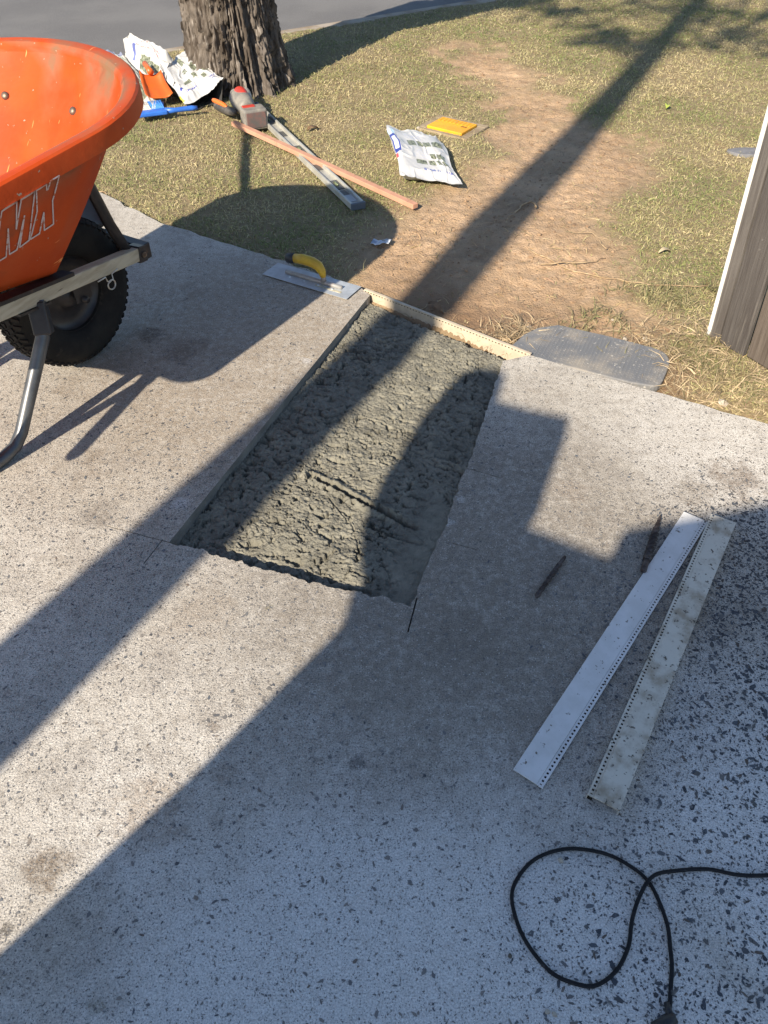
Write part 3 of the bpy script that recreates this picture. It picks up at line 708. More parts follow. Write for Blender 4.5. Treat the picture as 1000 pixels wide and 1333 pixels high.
# =================================================================== TIMBER FENCE
def fence():
    A = G(928, 432); d = Vector((.40, -.917, 0)).normalized(); nrm = Vector((.917, .40, 0)); lean = R(3.5)
    root = empty('timber_fence', (A.x, A.y, -.02)); tag(root, 'weathered grey timber paling fence with white edge trim', 'fence')
    # local x along the fence, local y out of the seen face
    M = Matrix((d, nrm, Vector((0, 0, 1)))).transposed().to_4x4()
    root.rotation_euler = (M @ Matrix.Rotation(R(-4.5), 4, 'Y')).to_euler()
    wood = mat('weathered_timber', (.135, .122, .11), (.072, .062, .056), scale=9, rough=.85, stretch=(9, 9, .55), detail=8, c3=(.075, .06, .05), s3=6, t3=(.60, .74), bump=.002, bscale=22, lo=.3, hi=.7)
    woods = [wood, mat('weathered_timber_dark', (.095, .085, .078), (.055, .047, .043), scale=8, rough=.85, stretch=(9, 9, .5), detail=8, c3=(.15, .135, .12), s3=7, t3=(.58, .72), bump=.002, bscale=22, lo=.3, hi=.7),
             mat('weathered_timber_brown', (.14, .115, .095), (.08, .062, .05), scale=7, rough=.85, stretch=(11, 11, .6), detail=8, c3=(.06, .045, .035), s3=6, t3=(.60, .74), bump=.002, bscale=22, lo=.3, hi=.7)]
    tr = MB(); tr.box((-.007, .004, .80), (.013, .030, 1.6)); tr.build('edge_trim', mat('white_paint', (.78, .78, .77), (.66, .65, .62), scale=12, rough=.5), root, bevel=.002)
    x = .002; rr = random.Random(4)
    for i, wd in enumerate([.040, .104, .108, .10, .106, .104, .105, .102]):
        b = MB(); b.box((0, 0, .80), (wd, .019, 1.6 + rr.uniform(-.01, .01)))
        o = b.build('board', woods[i % 3], root, bevel=.003); o.location = (x + wd / 2, rr.uniform(-.001, .002), .012 * (i > 1) + rr.uniform(0, .008)); x += wd + (.014 if i != 0 else .007)
        o.data.transform(Matrix.Translation((0, 0, 0)))
    for z in (.35, 1.25):
        b = MB(); b.box((x / 2, .030, z), (x, .038, .07)); b.build('rail', wood, root, bevel=.003)
    nl = mat('nail_steel', (.3, .28, .26), rough=.5, metal=.7)
    for i in range(5):
        for z in (.34, .37): 
            n_ = MB(); n_.lathe([(0, .002), (.003, .002), (.0034, 0)], Matrix.Translation((.10 + .108 * i, -.0098, z)) @ Matrix.Rotation(math.pi / 2, 4, 'X'), 8); n_.build('nail', nl, root)
fence()

# =================================================================== WHEELBARROW
BAZ = R(30.5); B0 = Vector((-1.02, 2.03, 0))
def barrow():
    # local: x forward, y left, z up
    root = empty('wheelbarrow', B0, math.pi / 2 - BAZ); tag(root, 'orange wheelbarrow with timber rails and one black wheel', 'wheelbarrow')
    ORANGE = mat('orange_tray', (.54, .072, .007), attr='col', c2=(.45, .054, .007), scale=5, spec=.22, rough=.55, c3=(.19, .065, .03), s3=6, t3=(.55, .74), bump=.0008, bscale=40, scuff=True)
    STEEL = mat('black_steel', (.028, .026, .028), (.05, .045, .045), scale=15, rough=.38, metal=.3, c3=(.11, .07, .05), s3=18, t3=(.66, .75))
    GALV = mat('galv_leg', (.10, .105, .115), (.15, .155, .16), scale=14, rough=.4, metal=.6)
    WOOD = mat('rail_timber', (.52, .46, .34), (.40, .34, .24), scale=7, rough=.8, stretch=(.7, 9, 9), detail=8, c3=(.09, .065, .04), s3=9, t3=(.64, .72), bump=.0012, bscale=30)
    FR_, BK = Vector((.33, .115, .287)), Vector((-1.12, .335, .555))
    def railz(x): t = (FR_.x - x) / (FR_.x - BK.x); return FR_.z + t * (BK.z - FR_.z)
    def raily(x): t = (FR_.x - x) / (FR_.x - BK.x); return FR_.y + t * (BK.y - FR_.y)
    # ---- tray: loft between the floor outline and the rim
    NF, NS, NB, NC = 28, 14, 10, 7
    Rm = .447; e = .86; back = -.86
    def rim_z(x): return .785 + .10 * x
    top = []; bot = []
    for i in range(NF + 1):                       # front arc, right to left
        a = -math.pi / 2 + math.pi * i / NF; top.append((e * Rm * math.cos(a), Rm * math.sin(a)))
        s = math.sin(a); fw_ = .165
        bx = -.022 if abs(s) < .8 else -.022 - .05 * ((abs(s) - .8) / .2) ** 2
        bot.append((bx, fw_ * max(-1, min(1, s * 1.12))))
    for i in range(1, NS + 1):                    # left side, front to back
        t = i / NS; top.append((back * .9 * t, Rm - .03 * t)); bot.append((-.072 - .566 * t, .165 + .035 * t))
    for i in range(1, NC + 1):
        a = math.pi / 2 * i / NC; top.append((back * .9 - .10 * math.sin(a), Rm - .03 - .10 * (1 - math.cos(a)))); bot.append((-.638 - .05 * math.sin(a), .20 - .05 * (1 - math.cos(a))))
    nb = NB
    for i in range(1, nb):
        t = i / nb; top.append((back * .9 - .10, (Rm - .13) * (1 - 2 * t))); bot.append((-.688, .15 * (1 - 2 * t)))
    half = top[NF + 1:NF + 1 + NS + NC]; halfb = bot[NF + 1:NF + 1 + NS + NC]
    top += [(p[0], -p[1]) for p in reversed(half)]; bot += [(p[0], -p[1]) for p in reversed(halfb)]
    n = len(top); cx = -.38
    def out(i, k):                                # outward normal of the rim, horizontal
        a = top[(i + 1) % n]; b = top[i - 1]; dx, dy = a[0] - b[0], a[1] - b[1]; L = math.hypot(dx, dy) or 1
        return (dy / L * k, -dx / L * k)
    def ring(fr, off, dz):
        vs = []
        for i in range(n):
            o_ = out(i, off); tx, ty = top[i]; wx, wy = out(i, -.046)
            hx, hy = tx + wx, ty + wy                # wall head, inside the rolled lip
            bx, by = bot[i]; bz = railz(bx) + .030
            x = bx + (hx - bx) * fr + o_[0]; y = by + (hy - by) * fr + o_[1]; z = bz + (rim_z(hx) - .012 - bz) * fr + dz
            vs.append((x, y, z))
        return vs
    def lip(off, dz):
        vs = []
        for i in range(n):
            o_ = out(i, off); vs.append((top[i][0] + o_[0], top[i][1] + o_[1], rim_z(top[i][0]) + dz))
        return vs
    bulge = lambda f: .016 * math.sin(math.pi * f)
    rings = []
    for f in (0.0, .03, .08, .2, .35, .5, .65, .8, .92): rings.append(ring(f, bulge(f) * .6 + (.004 if f else -.012), 0))
    rings += [ring(1.0, .002, 0), lip(-.042, -.004), lip(-.034, .005), lip(-.018, .009), lip(-.006, .008), lip(-.001, .004), lip(0, -.002), lip(.002, -.034), lip(-.006, -.036)]
    vs = [v for r_ in rings for v in r_]
    fs = [(k * n + i, k * n + (i + 1) % n, (k + 1) * n + (i + 1) % n, (k + 1) * n + i) for k in range(len(rings) - 1) for i in range(n)]
    fs.append(tuple(range(n - 1, -1, -1)))
    mb = MB(); mb.add(vs, fs); tray = mb.build('tray', ORANGE, root, fixn=True); smooth_angle(tray, 24)
    ca = tray.data.color_attributes.new('col', 'FLOAT_COLOR', 'POINT'); ncol = []
    for k in range(len(rings)):                   # cement grime caught under and on the rolled lip
        for i in range(n):
            x_, y_ = top[i]; gr_ = (1.0 if k in (9, 10) else .95 if k in (11, 8) else .55 if k in (12, 13, 7) else .15) * float(sst(-.15, .25, np.array(float(pn(i * .45, k * .3, 55)) + .5 * float(pn(i * .13, 2, 57)) + .12)))
            ncol += [.54 * (1 - gr_) + .20 * gr_, .072 * (1 - gr_) + .13 * gr_, .008 * (1 - gr_) + .075 * gr_, 1]
    ca.data.foreach_set('color', ncol)
    md = tray.modifiers.new('thickness', 'SOLIDIFY'); md.thickness = .003; md.offset = 0
    # dried cement skin on the floor
    # bolts inside the nose
    from mathutils.bvhtree import BVHTree
    bv = BVHTree.FromPolygons([Vector(v) for v in vs], fs[:-1])
    bolt = mat('bolt_steel', (.22, .17, .13), rough=.5, metal=.7)
    def loc(px, py, pl_p, pl_n):
        """camera ray through a photo pixel met with a plane of the barrow (local coords)"""
        Mi = Matrix.Rotation(-(math.pi / 2 - BAZ), 3, 'Z'); o_ = Mi @ (Vector((0, 0, CAM_H)) - B0); t_ = Mi @ (G(px, py, 0) - Vector((0, 0, CAM_H)))
        k = (Vector(pl_p) - o_).dot(pl_n) / t_.dot(pl_n); return o_ + t_ * k
    i0 = NF // 2
    q0 = Vector(rings[2][i0]); q1 = Vector(rings[8][i0]); ta = Vector((0, 1, 0)); nf = ta.cross(q1 - q0).normalized()
    if nf.x > 0: nf = -nf
    for (px, py) in [(7.5, 125), (96, 145)]:
        t_ = (Matrix.Rotation(-(math.pi / 2 - BAZ), 3, 'Z') @ (G(px, py, 0) - Vector((0, 0, CAM_H)))).normalized(); o_ = Matrix.Rotation(-(math.pi / 2 - BAZ), 3, 'Z') @ (Vector((0, 0, CAM_H)) - B0)
        hh = bv.ray_cast(o_, t_); p = hh[0]; nf = hh[1] if hh[1].dot(t_) < 0 else -hh[1]
        zax = nf; M4 = Matrix.Translation(p + nf * .004) @ zax.to_track_quat('Z', 'Y').to_matrix().to_4x4()
        b = MB(); b.lathe([(0, .006), (.006, .0055), (.011, .002), (.012, -.008)], M4, 14); b.build('bolt', bolt, root, smooth=True)
    # ---- lettering outlines on the right side
    jr = n - 1 - 6
    a0 = Vector(rings[2][jr]); a1 = Vector(rings[8][jr]); a2 = Vector(rings[5][n - 1 - 1])
    b0_ = Vector(rings[3][jr + 3]); ns = (a1 - a0).cross(a2 - a0).normalized()
    if ns.y > 0: ns = -ns
    Mi = Matrix.Rotation(-(math.pi / 2 - BAZ), 3, 'Z'); co_ = Mi @ (Vector((0, 0, CAM_H)) - B0)
    def onside(X, Y):
        t_ = (Mi @ (G(X / 10.256, 220 + Y / 10.256, 0) - Vector((0, 0, CAM_H)))).normalized()
        h = bv.ray_cast(co_, t_)
        return None if h[0] is None else (h[0], h[1] if h[1].dot(t_) < 0 else -h[1])
    ltr = {'m': [(10, 553), (210, 428), (205, 790), (270, 400), (452, 290), (376, 940), (250, 1035), (315, 610), (215, 1065), (115, 1128), (97, 785), (70, 1160), (-70, 1245), (-40, 900), (10, 553)],
           'x': [(474, 278), (608, 190), (612, 275), (632, 250), (662, 155), (780, 85), (735, 250), (690, 410), (703, 722), (580, 806), (573, 565), (515, 850), (396, 926), (484, 550), (474, 278)]}
    wl = mat('letter_white', (.60, .52, .52), (.45, .14, .06), scale=70, rough=.6, lo=.5, hi=.66)
    for kx, poly in ltr.items():
        mbl = MB()
        for (X0, Y0), (X1, Y1) in zip(poly[:-1], poly[1:]):
            L_ = math.hypot(X1 - X0, Y1 - Y0); kk = max(2, int(L_ / 60)); wx, wy = -(Y1 - Y0) / L_ * 9, (X1 - X0) / L_ * 9
            e_ = 4 / L_; strip = []
            for s_ in range(kk + 1):
                t = -e_ + (1 + 2 * e_) * s_ / kk; X = X0 + (X1 - X0) * t; Y = Y0 + (Y1 - Y0) * t
                for sg in (-1, 1):
                    h = onside(X + wx * sg, Y + wy * sg)
                    if h: strip.append(h[0] + h[1] * (.0028 + random.uniform(0, .0002)))
            if len(strip) == 2 * (kk + 1): mbl.add(strip, [(2 * s_, 2 * s_ + 1, 2 * s_ + 3, 2 * s_ + 2) for s_ in range(kk)])
        if mbl.v:
            o = mbl.build('letter', wl, tray, fixn=False); o['label'] = 'white outlined letter ' + kx.upper() + ' on the tray side'
    # ---- rails, bracket, braces
    for sd in (-1, 1):
        a = Vector((FR_.x, sd * FR_.y, FR_.z)); b = Vector((BK.x, sd * BK.y, BK.z)); d = (b - a).normalized()
        m_ = MB(); m_.bar(a + d * .03, b - d * .16, .034, .040); m_.build('rail', WOOD, root, bevel=.003)
        gp = MB(); gp.tube([b - d * .17, b - d * .12, b - d * .02, b], [.020, .021, .021, .014], 12); gp.build('handle_grip', mat('black_plastic', (0, 0, 0)), root, smooth=True)
        br = MB(); br.bar(a - d * .004, a + d * .034, .041, .050); o = br.build('rail_bracket', STEEL, root, bevel=.002)
        bt = MB(); bt.lathe([(0, .012), (.004, .012), (.0045, .006), (.009, .006), (.009, 0)], Matrix.Translation(a + Vector((.0, sd * .021, 0))+ d * .014) @ Matrix.Rotation(-sd * math.pi / 2, 4, 'X'), 6); bt.build('bolt', bolt, o)
        # tray packer between rail and tray
        pk = MB(); pk.bar(Vector((.02, sd * raily(.02), railz(.02) + .024)), Vector((-.66, sd * raily(-.66), railz(-.66) + .024)), .040, .010); pk.build('packer', STEEL, root)
        # nose brace
        bc = MB(); bc.tube([a + Vector((-.045, -sd * .010, .014)), Vector((.255, sd * .092, .40)), Vector((.215, sd * .085, .56)), Vector((.20, sd * .08, .60))], [.0175, .0175, .0175, .012], 12)
        bc.build('nose_brace', STEEL, root, smooth=True)
        # leg: plate, post, skid, rear stay
        y0 = sd * .205
        lg = MB(); lg.tube([(-.115, sd * raily(-.12), railz(-.12) - .012), (-.150, y0, .27), (-.275, y0, .105), (-.312, y0, .056), (-.345, y0, .028), (-.39, y0, .0185), (-.46, y0, .0185)], [.019, .0185, .0175, .0175, .0175, .0175, .0175], 14, up=(0, 1, 0))
        lg.build('leg', GALV, root, smooth=True)
        pt = MB(); pt.bar((-.118, sd * raily(-.12) , railz(-.12) - .015), (-.142, y0, .275), .046, .046); pt.build('leg_plate', STEEL, root, bevel=.004)
        ta_ = MB(); ta_.bar((-.09, sd * (raily(-.1)), railz(-.09) - .024), (-.20, sd * raily(-.2), railz(-.2) - .024), .042, .006); ta_.build('leg_tab', STEEL, root)
        st = MB(); st.tube([(-.44, y0, .0185), (-.50, y0, .040), (-.60, sd * raily(-.6), railz(-.6) - .02)], [.0165, .0165, .0165], 12); st.build('rear_stay', GALV, root, smooth=True)
        # axle hanger and split pin
        hx = .10
        hg = MB(); hg.box((hx, sd * .085, .262), (.06, .005, .075)); hg.build('axle_hanger', STEEL, root)
        pn_ = MB(); c0 = Vector((hx + .045, sd * (raily(hx) + .020), railz(hx) - .035))
        arc = [c0 + Vector((.014 * math.sin(t), 0, -.018 - .014 * math.cos(t) + .0)) for t in np.linspace(math.pi + .5, -math.pi + .9, 22)]
        arc = [Vector((-.045, 0, .012)) + c0, Vector((-.015, 0, .012)) + c0, Vector((-.012, 0, -.002)) + c0] + arc + [Vector((.010, 0, -.004)) + c0, Vector((.010, 0, .012)) + c0, Vector((.035, 0, .016)) + c0]
        pn_.tube(arc, .0022, 6); pn_.build('split_pin', mat('pin_wire', (.5, .5, .48), rough=.35, metal=.8), root, smooth=True)
    fb = MB(); fb.bar((FR_.x + .005, -FR_.y - .02, FR_.z + .002), (FR_.x + .005, FR_.y + .02, FR_.z + .002), .036, .048); fb.build('front_bar', STEEL, root, bevel=.003)
    for sd in (1,):
        xb = MB(); xb.tube([(-.245, sd * .205, .150), (-.50, -sd * .235, railz(-.50) - .02)], .011, 10); xb.build('cross_brace', GALV, root, smooth=True)
    # ---- wheel
    wc = Vector((.10, 0, .228)); Mw = Matrix.Translation(wc) @ Matrix.Rotation(math.pi / 2, 4, 'X')
    wheel = empty('wheel'); wheel.parent = root
    TY = mat('tyre_rubber', (.013, .012, .012), (.024, .022, .019), scale=12, rough=.8, spec=.25, c3=(.06, .05, .04), s3=20, t3=(.6, .78), bump=.001, bscale=90)
    prof = [(.112, -.030), (.120, -.044), (.145, -.055), (.180, -.058), (.203, -.052), (.216, -.040), (.221, -.020), (.222, 0), (.221, .020), (.216, .040), (.203, .052), (.180, .058), (.145, .055), (.120, .044), (.112, .030)]
    t_ = MB(); t_.lathe(prof, Mw, 72, closed=True); ty = t_.build('tyre', TY, wheel, smooth=True)
    lu = MB()
    for i in range(58):
        a = 2 * math.pi * i / 58
        for (h, sk, rd) in ((-.043, .035, .2135), (.043, -.035, .2135), (-.021, -.04, .2215), (.021, .04, .2215), (0, .0, .2225)):
            aa = a + (math.pi / 58 if abs(h) < .03 and h else 0); p = Vector((rd * math.cos(aa), rd * math.sin(aa), h))
            Mr = Matrix.Rotation(aa, 3, 'Z') @ Matrix.Rotation(sk * 12, 3, 'X') @ Matrix.Rotation((-.6 if h > .03 else .6 if h < -.03 else 0), 3, 'Y')
            o_ = len(lu.v); lu.box((0, 0, 0), (.0055, .0125, .021 if h else .012), Mr)
            for q in range(o_, len(lu.v)): lu.v[q] = tuple(Mw @ (Vector(lu.v[q]) + p))
    tag(lu.build('tread', TY, ty), kind='stuff')
    rm = MB(); rm.lathe([(.114, -.034), (.120, -.036), (.120, -.031), (.108, -.020), (.100, -.010), (.06, -.012), (.045, -.022), (.028, -.050), (.012, -.052), (.0, -.052)], Mw, 40)
    rm.lathe([(.114, .034), (.120, .036), (.120, .031), (.108, .020), (.100, .010), (.06, .012), (.045, .022), (.028, .050), (.012, .052), (.0, .052)], Mw, 40)
    rm.build('rim', STEEL, wheel, smooth=True)
    ax_ = MB(); ax_.tube([wc + Vector((0, -.10, 0)), wc + Vector((0, .10, 0))], .010, 12); ax_.build('axle', STEEL, wheel, smooth=True)
barrow()

# shovel standing in the barrow (its shaft leaves the picture to the left)
def shovel():
    root = tag(empty('shovel'), 'long handled shovel standing in the orange wheelbarrow', 'shovel')
    p1 = Vector((-1.124, 2.376, .65)); d = Vector((-.292, .127, .30)).normalized(); a = p1 - d * .23; b = p1 + d * 1.15
    s = MB(); s.tube([a, b], .019, 12); s.build('shaft', mat('shaft_wood', (.17, .075, .045), (.11, .05, .035), scale=12, rough=.6), root, smooth=True)
    sd = d.cross(Vector((0, 0, 1))).normalized(); up = sd.cross(d)
    bl = MB(); vs = []; n = 8
    for i in range(n + 1):
        t = i / n; wd = .09 * (1 - t ** 3 * .9) if t > 0 else .09
        for j in range(-3, 4): vs.append(a + d * .02 - d * .20 * t + sd * (wd * j / 3) + up * (.012 * (j / 3) ** 2 - .01))
    bl.add(vs, [(i * 7 + j, i * 7 + j + 1, i * 7 + j + 8, i * 7 + j + 7) for i in range(n) for j in range(6)])
    o = bl.build('blade', mat('shovel_steel', (.12, .11, .10), rough=.5, metal=.6), root, smooth=True); md = o.modifiers.new('t', 'SOLIDIFY'); md.thickness = .002
    g = MB(); g.tube([b - d * .02 - sd * .055, b + d * .01, b - d * .02 + sd * .055], .014, 10); g.build('grip', mat('black_plastic', (0, 0, 0)), root, smooth=True)
shovel()

# =================================================================== TREES
def bark_trunk(path, radii, nseg, nring, flare=None, depth=.03, seed=0):
    """dense displaced trunk; path points with z rising, radii by point"""
    P = np.array(path); zz = np.linspace(0, 1, nring); k = len(P) - 1
    cx = np.interp(zz * k, np.arange(k + 1), P[:, 0]); cy = np.interp(zz * k, np.arange(k + 1), P[:, 1]); cz = np.interp(zz * k, np.arange(k + 1), P[:, 2]); rr = np.interp(zz * k, np.arange(k + 1), radii)
    an = np.linspace(0, 2 * math.pi, nseg, endpoint=False)
    A, Zi = np.meshgrid(an, np.arange(nring)); Z = cz[Zi]
    tw = A + .10 * Z
    cs, sn = np.cos(tw), np.sin(tw); f = 12.5 * np.interp(rr.mean(), [.05, .3], [.4, 1.0])
    n1 = (fbm(cs * f + 40 + .7 * Z, sn * f + Z * 1.0, seed, 3)); n1b = fbm(cs * f * 2.3 + 9, sn * f * 2.3 + Z * 2.6 + 5, seed + 3, 3)
    rid = 1 - np.abs(n1) * 4.2; rid = np.clip(rid, 0, 1) ** 1.4       # fissures
    brk = sst(.16, .30, fbm(cs * f * .9 + 70, sn * f * .9 + Z * 7.0, seed + 21, 2)); rid = np.maximum(rid, .75 * brk)
    hgt = -depth * rid + depth * .55 * n1b + depth * .25 * fbm(cs * 30, sn * 30 + Z * 30, seed + 5, 2)
    but = 0
    if flare:
        e = np.exp(-(Z - cz[0]) / flare[1]); but = flare[0] * e * (.55 + .9 * fbm(np.cos(A) * 1.3 + 3, np.sin(A) * 1.3, seed + 9, 2) + .45 * np.cos(A * 5 + 1) ** 2)
    rad = rr[Zi] + but + hgt * np.clip(rr[Zi] / .25, .2, 1)
    V = np.stack([cx[Zi] + rad * np.cos(A), cy[Zi] + rad * np.sin(A), Z], 2).reshape(-1, 3)
    i = np.arange(nring - 1)[:, None] * nseg + np.arange(nseg)[None]; j = np.arange(nring - 1)[:, None] * nseg + (np.arange(nseg)[None] + 1) % nseg
    F = np.stack([i, j, j + nseg, i + nseg], 2).reshape(-1, 4)
    return V, F
M_BARK = mat('rough_bark', (.165, .142, .122), (.08, .065, .053), scale=26, rough=.95, stretch=(1, 1, .25), bump=.006, bscale=55, lo=.4, hi=.62, c3=(.31, .28, .25), s3=34, t3=(.58, .70), spec=.1)
M_LEAF = mat('tree_leaves', (.055, .085, .028), (.085, .115, .035), scale=3, rough=.6)
def leaf_cloud(centers, n_each, spread, size, seed):
    rr = np.random.default_rng(seed); V = []; c = np.repeat(np.array(centers), n_each, 0); m = len(c)
    p = c + rr.normal(0, 1, (m, 3)) * np.array(spread)
    a = rr.normal(0, 1, (m, 3)); a /= np.linalg.norm(a, axis=1)[:, None]; b = np.cross(a, rr.normal(0, 1, (m, 3))); b /= np.linalg.norm(b, axis=1)[:, None]
    L = rr.uniform(.6, 1.2, (m, 1)) * size
    V = np.stack([p - a * L / 2, p + b * L * .22, p + a * L / 2, p - b * L * .22], 1).reshape(-1, 3)
    F = np.arange(m * 4).reshape(-1, 4); return V, F
def street_tree():
    root = tag(empty('street_tree', (0, 0, 0)), 'thick tree trunk with deeply fissured brown bark beside the road', 'tree')
    bx, by = -.845, 4.98
    V, F = bark_trunk([(bx, by, -.12), (bx - .01, by, .25), (bx - .03, by + .01, .7), (bx - .02, by + .02, 1.15), (bx, by + .02, 1.5)], [.262, .250, .246, .25, .21], 300, 190, flare=(.135, .20), depth=.060, seed=300)
    mesh_np('trunk', V, F, M_BARK, root, smooth=True)
    tips = []
    for (a, pts) in enumerate([[(bx - .02, by + .02, 1.05), (bx + .10, by - .02, 1.5), (bx + .06, by + .1, 2.5), (bx - .4, by + .5, 5.0)], [(bx + .08, by - .01, 1.05), (bx + .36, by - .22, 1.75), (bx + .70, by - .28, 2.7), (bx + 1.1, by + .2, 5.0)]]):
        V, F = bark_trunk(pts, [.205, .185, .14, .06], 90, 110, depth=.02, seed=320 + a); mesh_np('limb', V, F, M_BARK, root, smooth=True); tips.append(pts)
    rr = random.Random(5); cen = []
    for pts in tips:
        for k in range(22):
            a = rr.uniform(0, 6.28); r = rr.uniform(.3, 1.5); cen.append((pts[-1][0] + r * math.cos(a), pts[-1][1] + r * math.sin(a), rr.uniform(4.2, 6.6)))
    V, F = leaf_cloud(cen, 60, (.28, .28, .22), .10, 11); mesh_np('crown', V, F, M_LEAF, root)
street_tree()
def slender_tree():
    # stands behind the photographer; its trunk throws the long shadow over the trench
    root = tag(empty('slender_tree', (0, 0, 0)), 'slender leaning tree standing behind the viewpoint, throwing the long shadow', 'tree')
    SB = -2.5
    zq = [(0, -1.08, .14), (1.0, -1.105, .130), (1.9, -1.118, .122), (2.5, -1.135, .110), (3.08, -1.147, .106), (3.5, -1.20, .112), (4.0, -1.246, .108), (4.7, -1.32, .092), (5.5, -1.42, .080), (6.4, -1.52, .072), (7.2, -1.62, .05)]
    pts = [QS(q, SB, z) for z, q, r in zq]; pts[0].z = -.1
    V, F = bark_trunk([tuple(p) for p in pts], [r for _, _, r in zq], 40, 160, depth=.012, seed=340); mesh_np('trunk', V, F, M_BARK, root, smooth=True)
    cen = []; br = MB()
    def clump(px, py, k, spread, s_off=0):
        S = G(px, py); q = S.x * SY - S.y * SX; s = S.x * SX + S.y * SY; sb = SB + s_off; z = (s - sb) / COT; c = QS(q, sb, z)
        zt = max(3.5, z - .5); qt = np.interp(zt, [a[0] for a in zq], [a[1] for a in zq]); t = QS(float(qt), SB, zt)
        br.tube([t, (t + c) / 2 + Vector((0, 0, .06)), c], [.014, .010, .004], 6)
        return c, k, spread
    sets = [clump(785, 48, 60, .15), clump(815, 52, 40, .13), clump(945, 52, 70, .17), clump(980, 45, 40, .15), clump(700, 6, 90, .28, .3), clump(755, -5, 90, .3), clump(850, 2, 90, .22, -.2), clump(960, 10, 80, .25, .2), clump(1000, 22, 60, .2), clump(640, -14, 80, .25), clump(905, 22, 50, .2, .3), clump(740, 18, 40, .2)]
    VV = []; FF = []; off = 0
    for i, (c, k, sp) in enumerate(sets):
        V, F = leaf_cloud([tuple(c)], k, (sp, sp, sp * .35), .15, 60 + i); VV.append(V); FF.append(F + off); off += len(V)
    rr = random.Random(8); cen = [tuple(QS(-1.65 + rr.gauss(0, .8), SB + rr.gauss(0, .7), rr.uniform(6.9, 8.6))) for _ in range(40)]
    V, F = leaf_cloud(cen, 45, (.28, .28, .2), .14, 99); VV.append(V); FF.append(F + off)
    br.build('branches', M_BARK, root, smooth=True)
    mesh_np('crown', np.concatenate(VV), np.concatenate(FF), M_LEAF, root)
slender_tree()

# =================================================================== BEHIND THE VIEWPOINT: made-up unseen blocks, shaped to cast the foreground shadows
S0 = -1.35
def zs(s): return (s - S0) / COT
def slab_qs(poly, s_front, s_back, name, m, parent=None, bevel=0.0):
    """outline in (across-sun, height) extruded along the sun's ground direction"""
    n = len(poly); mb = MB(); vs = [QS(q, s_front, z) for q, z in poly] + [QS(q, s_back, z) for q, z in poly]
    mb.add(vs, [tuple(range(n)), tuple(range(2 * n - 1, n - 1, -1))] + [(i, (i + 1) % n, n + (i + 1) % n, n + i) for i in range(n)])
    return mb.build(name, m, parent, bevel=bevel)
M_CASTER = mat('caster_cream', (.55, .52, .46), (.47, .44, .38), scale=4, rough=.9, bump=.002, bscale=90)
wr = tag(empty('shadow_caster_low', QS(0, S0)), 'unseen cream block added behind the viewpoint to shade the foreground', 'shadow caster'); 
def parent_keep(o, r): o.parent = r; o.matrix_parent_inverse = Matrix.Translation(r.location).inverted()
o = slab_qs([(-.80, -.05), (-.735, zs(0.0)), (-.668, zs(.40)), (-.605, zs(.93)), (-.575, zs(1.34)), (.55, zs(1.365)), (.55, -.05)], S0, S0 - .16, 'caster_body', M_CASTER); parent_keep(o, wr)  # added low block, its outline drawn from the wanted shadow edge
caster_bump = slab_qs([(q_, zs(s_)) for q_, s_ in [(-.60, .97), (-.655, 1.12), (-.755, 1.275), (-.80, 1.455), (-.822, 1.615), (-.845, 1.755), (-.842, 1.83), (-.81, 1.885), (-.748, 1.91), (-.705, 1.895), (-.668, 1.76), (-.56, 1.772), (-.455, 1.795), (-.43, 1.70), (-.40, 1.5), (-.376, 1.37), (-.50, 1.345)]],
               S0 + .03, S0 - .18, 'shadow_caster_bump', mat('caster_brown', (.30, .23, .14), (.22, .16, .1), scale=30, rough=.95), bevel=.008)  # added block, outline follows the bump in the cast shadow
tag(caster_bump, 'unseen brown bump added on the low block for its notched shadow', 'caster_bump')
sh = tag(empty('shadow_caster_tall', QS(0, S0 - .3)), 'unseen tall grey block added behind the viewpoint to shade the right side', 'cupboard')
o = slab_qs([(-.10, -.05), (-.10, zs(1.66)), (.55, zs(2.30)), (.55, -.05)], S0 - .26, S0 - .85, 'caster_core', mat('caster_grey', (.30, .31, .31), (.25, .26, .26), scale=3, rough=.7)); parent_keep(o, sh)  # added tall block, only there to shade the right foreground
o = slab_qs([(-.17, zs(1.60)), (.60, zs(2.36)), (.60, zs(2.42)), (-.17, zs(1.66))], S0 - .2, S0 - .9, 'lid', mat('caster_top_grey', (.22, .23, .24), rough=.5, metal=.3)); parent_keep(o, sh)

# =================================================================== THINGS ON THE LAWN
def on_lawn(px, py, dz=0.0):
    p = G(px, py); return Vector((p.x, p.y, gz1(p.x, p.y) + .010 + dz))
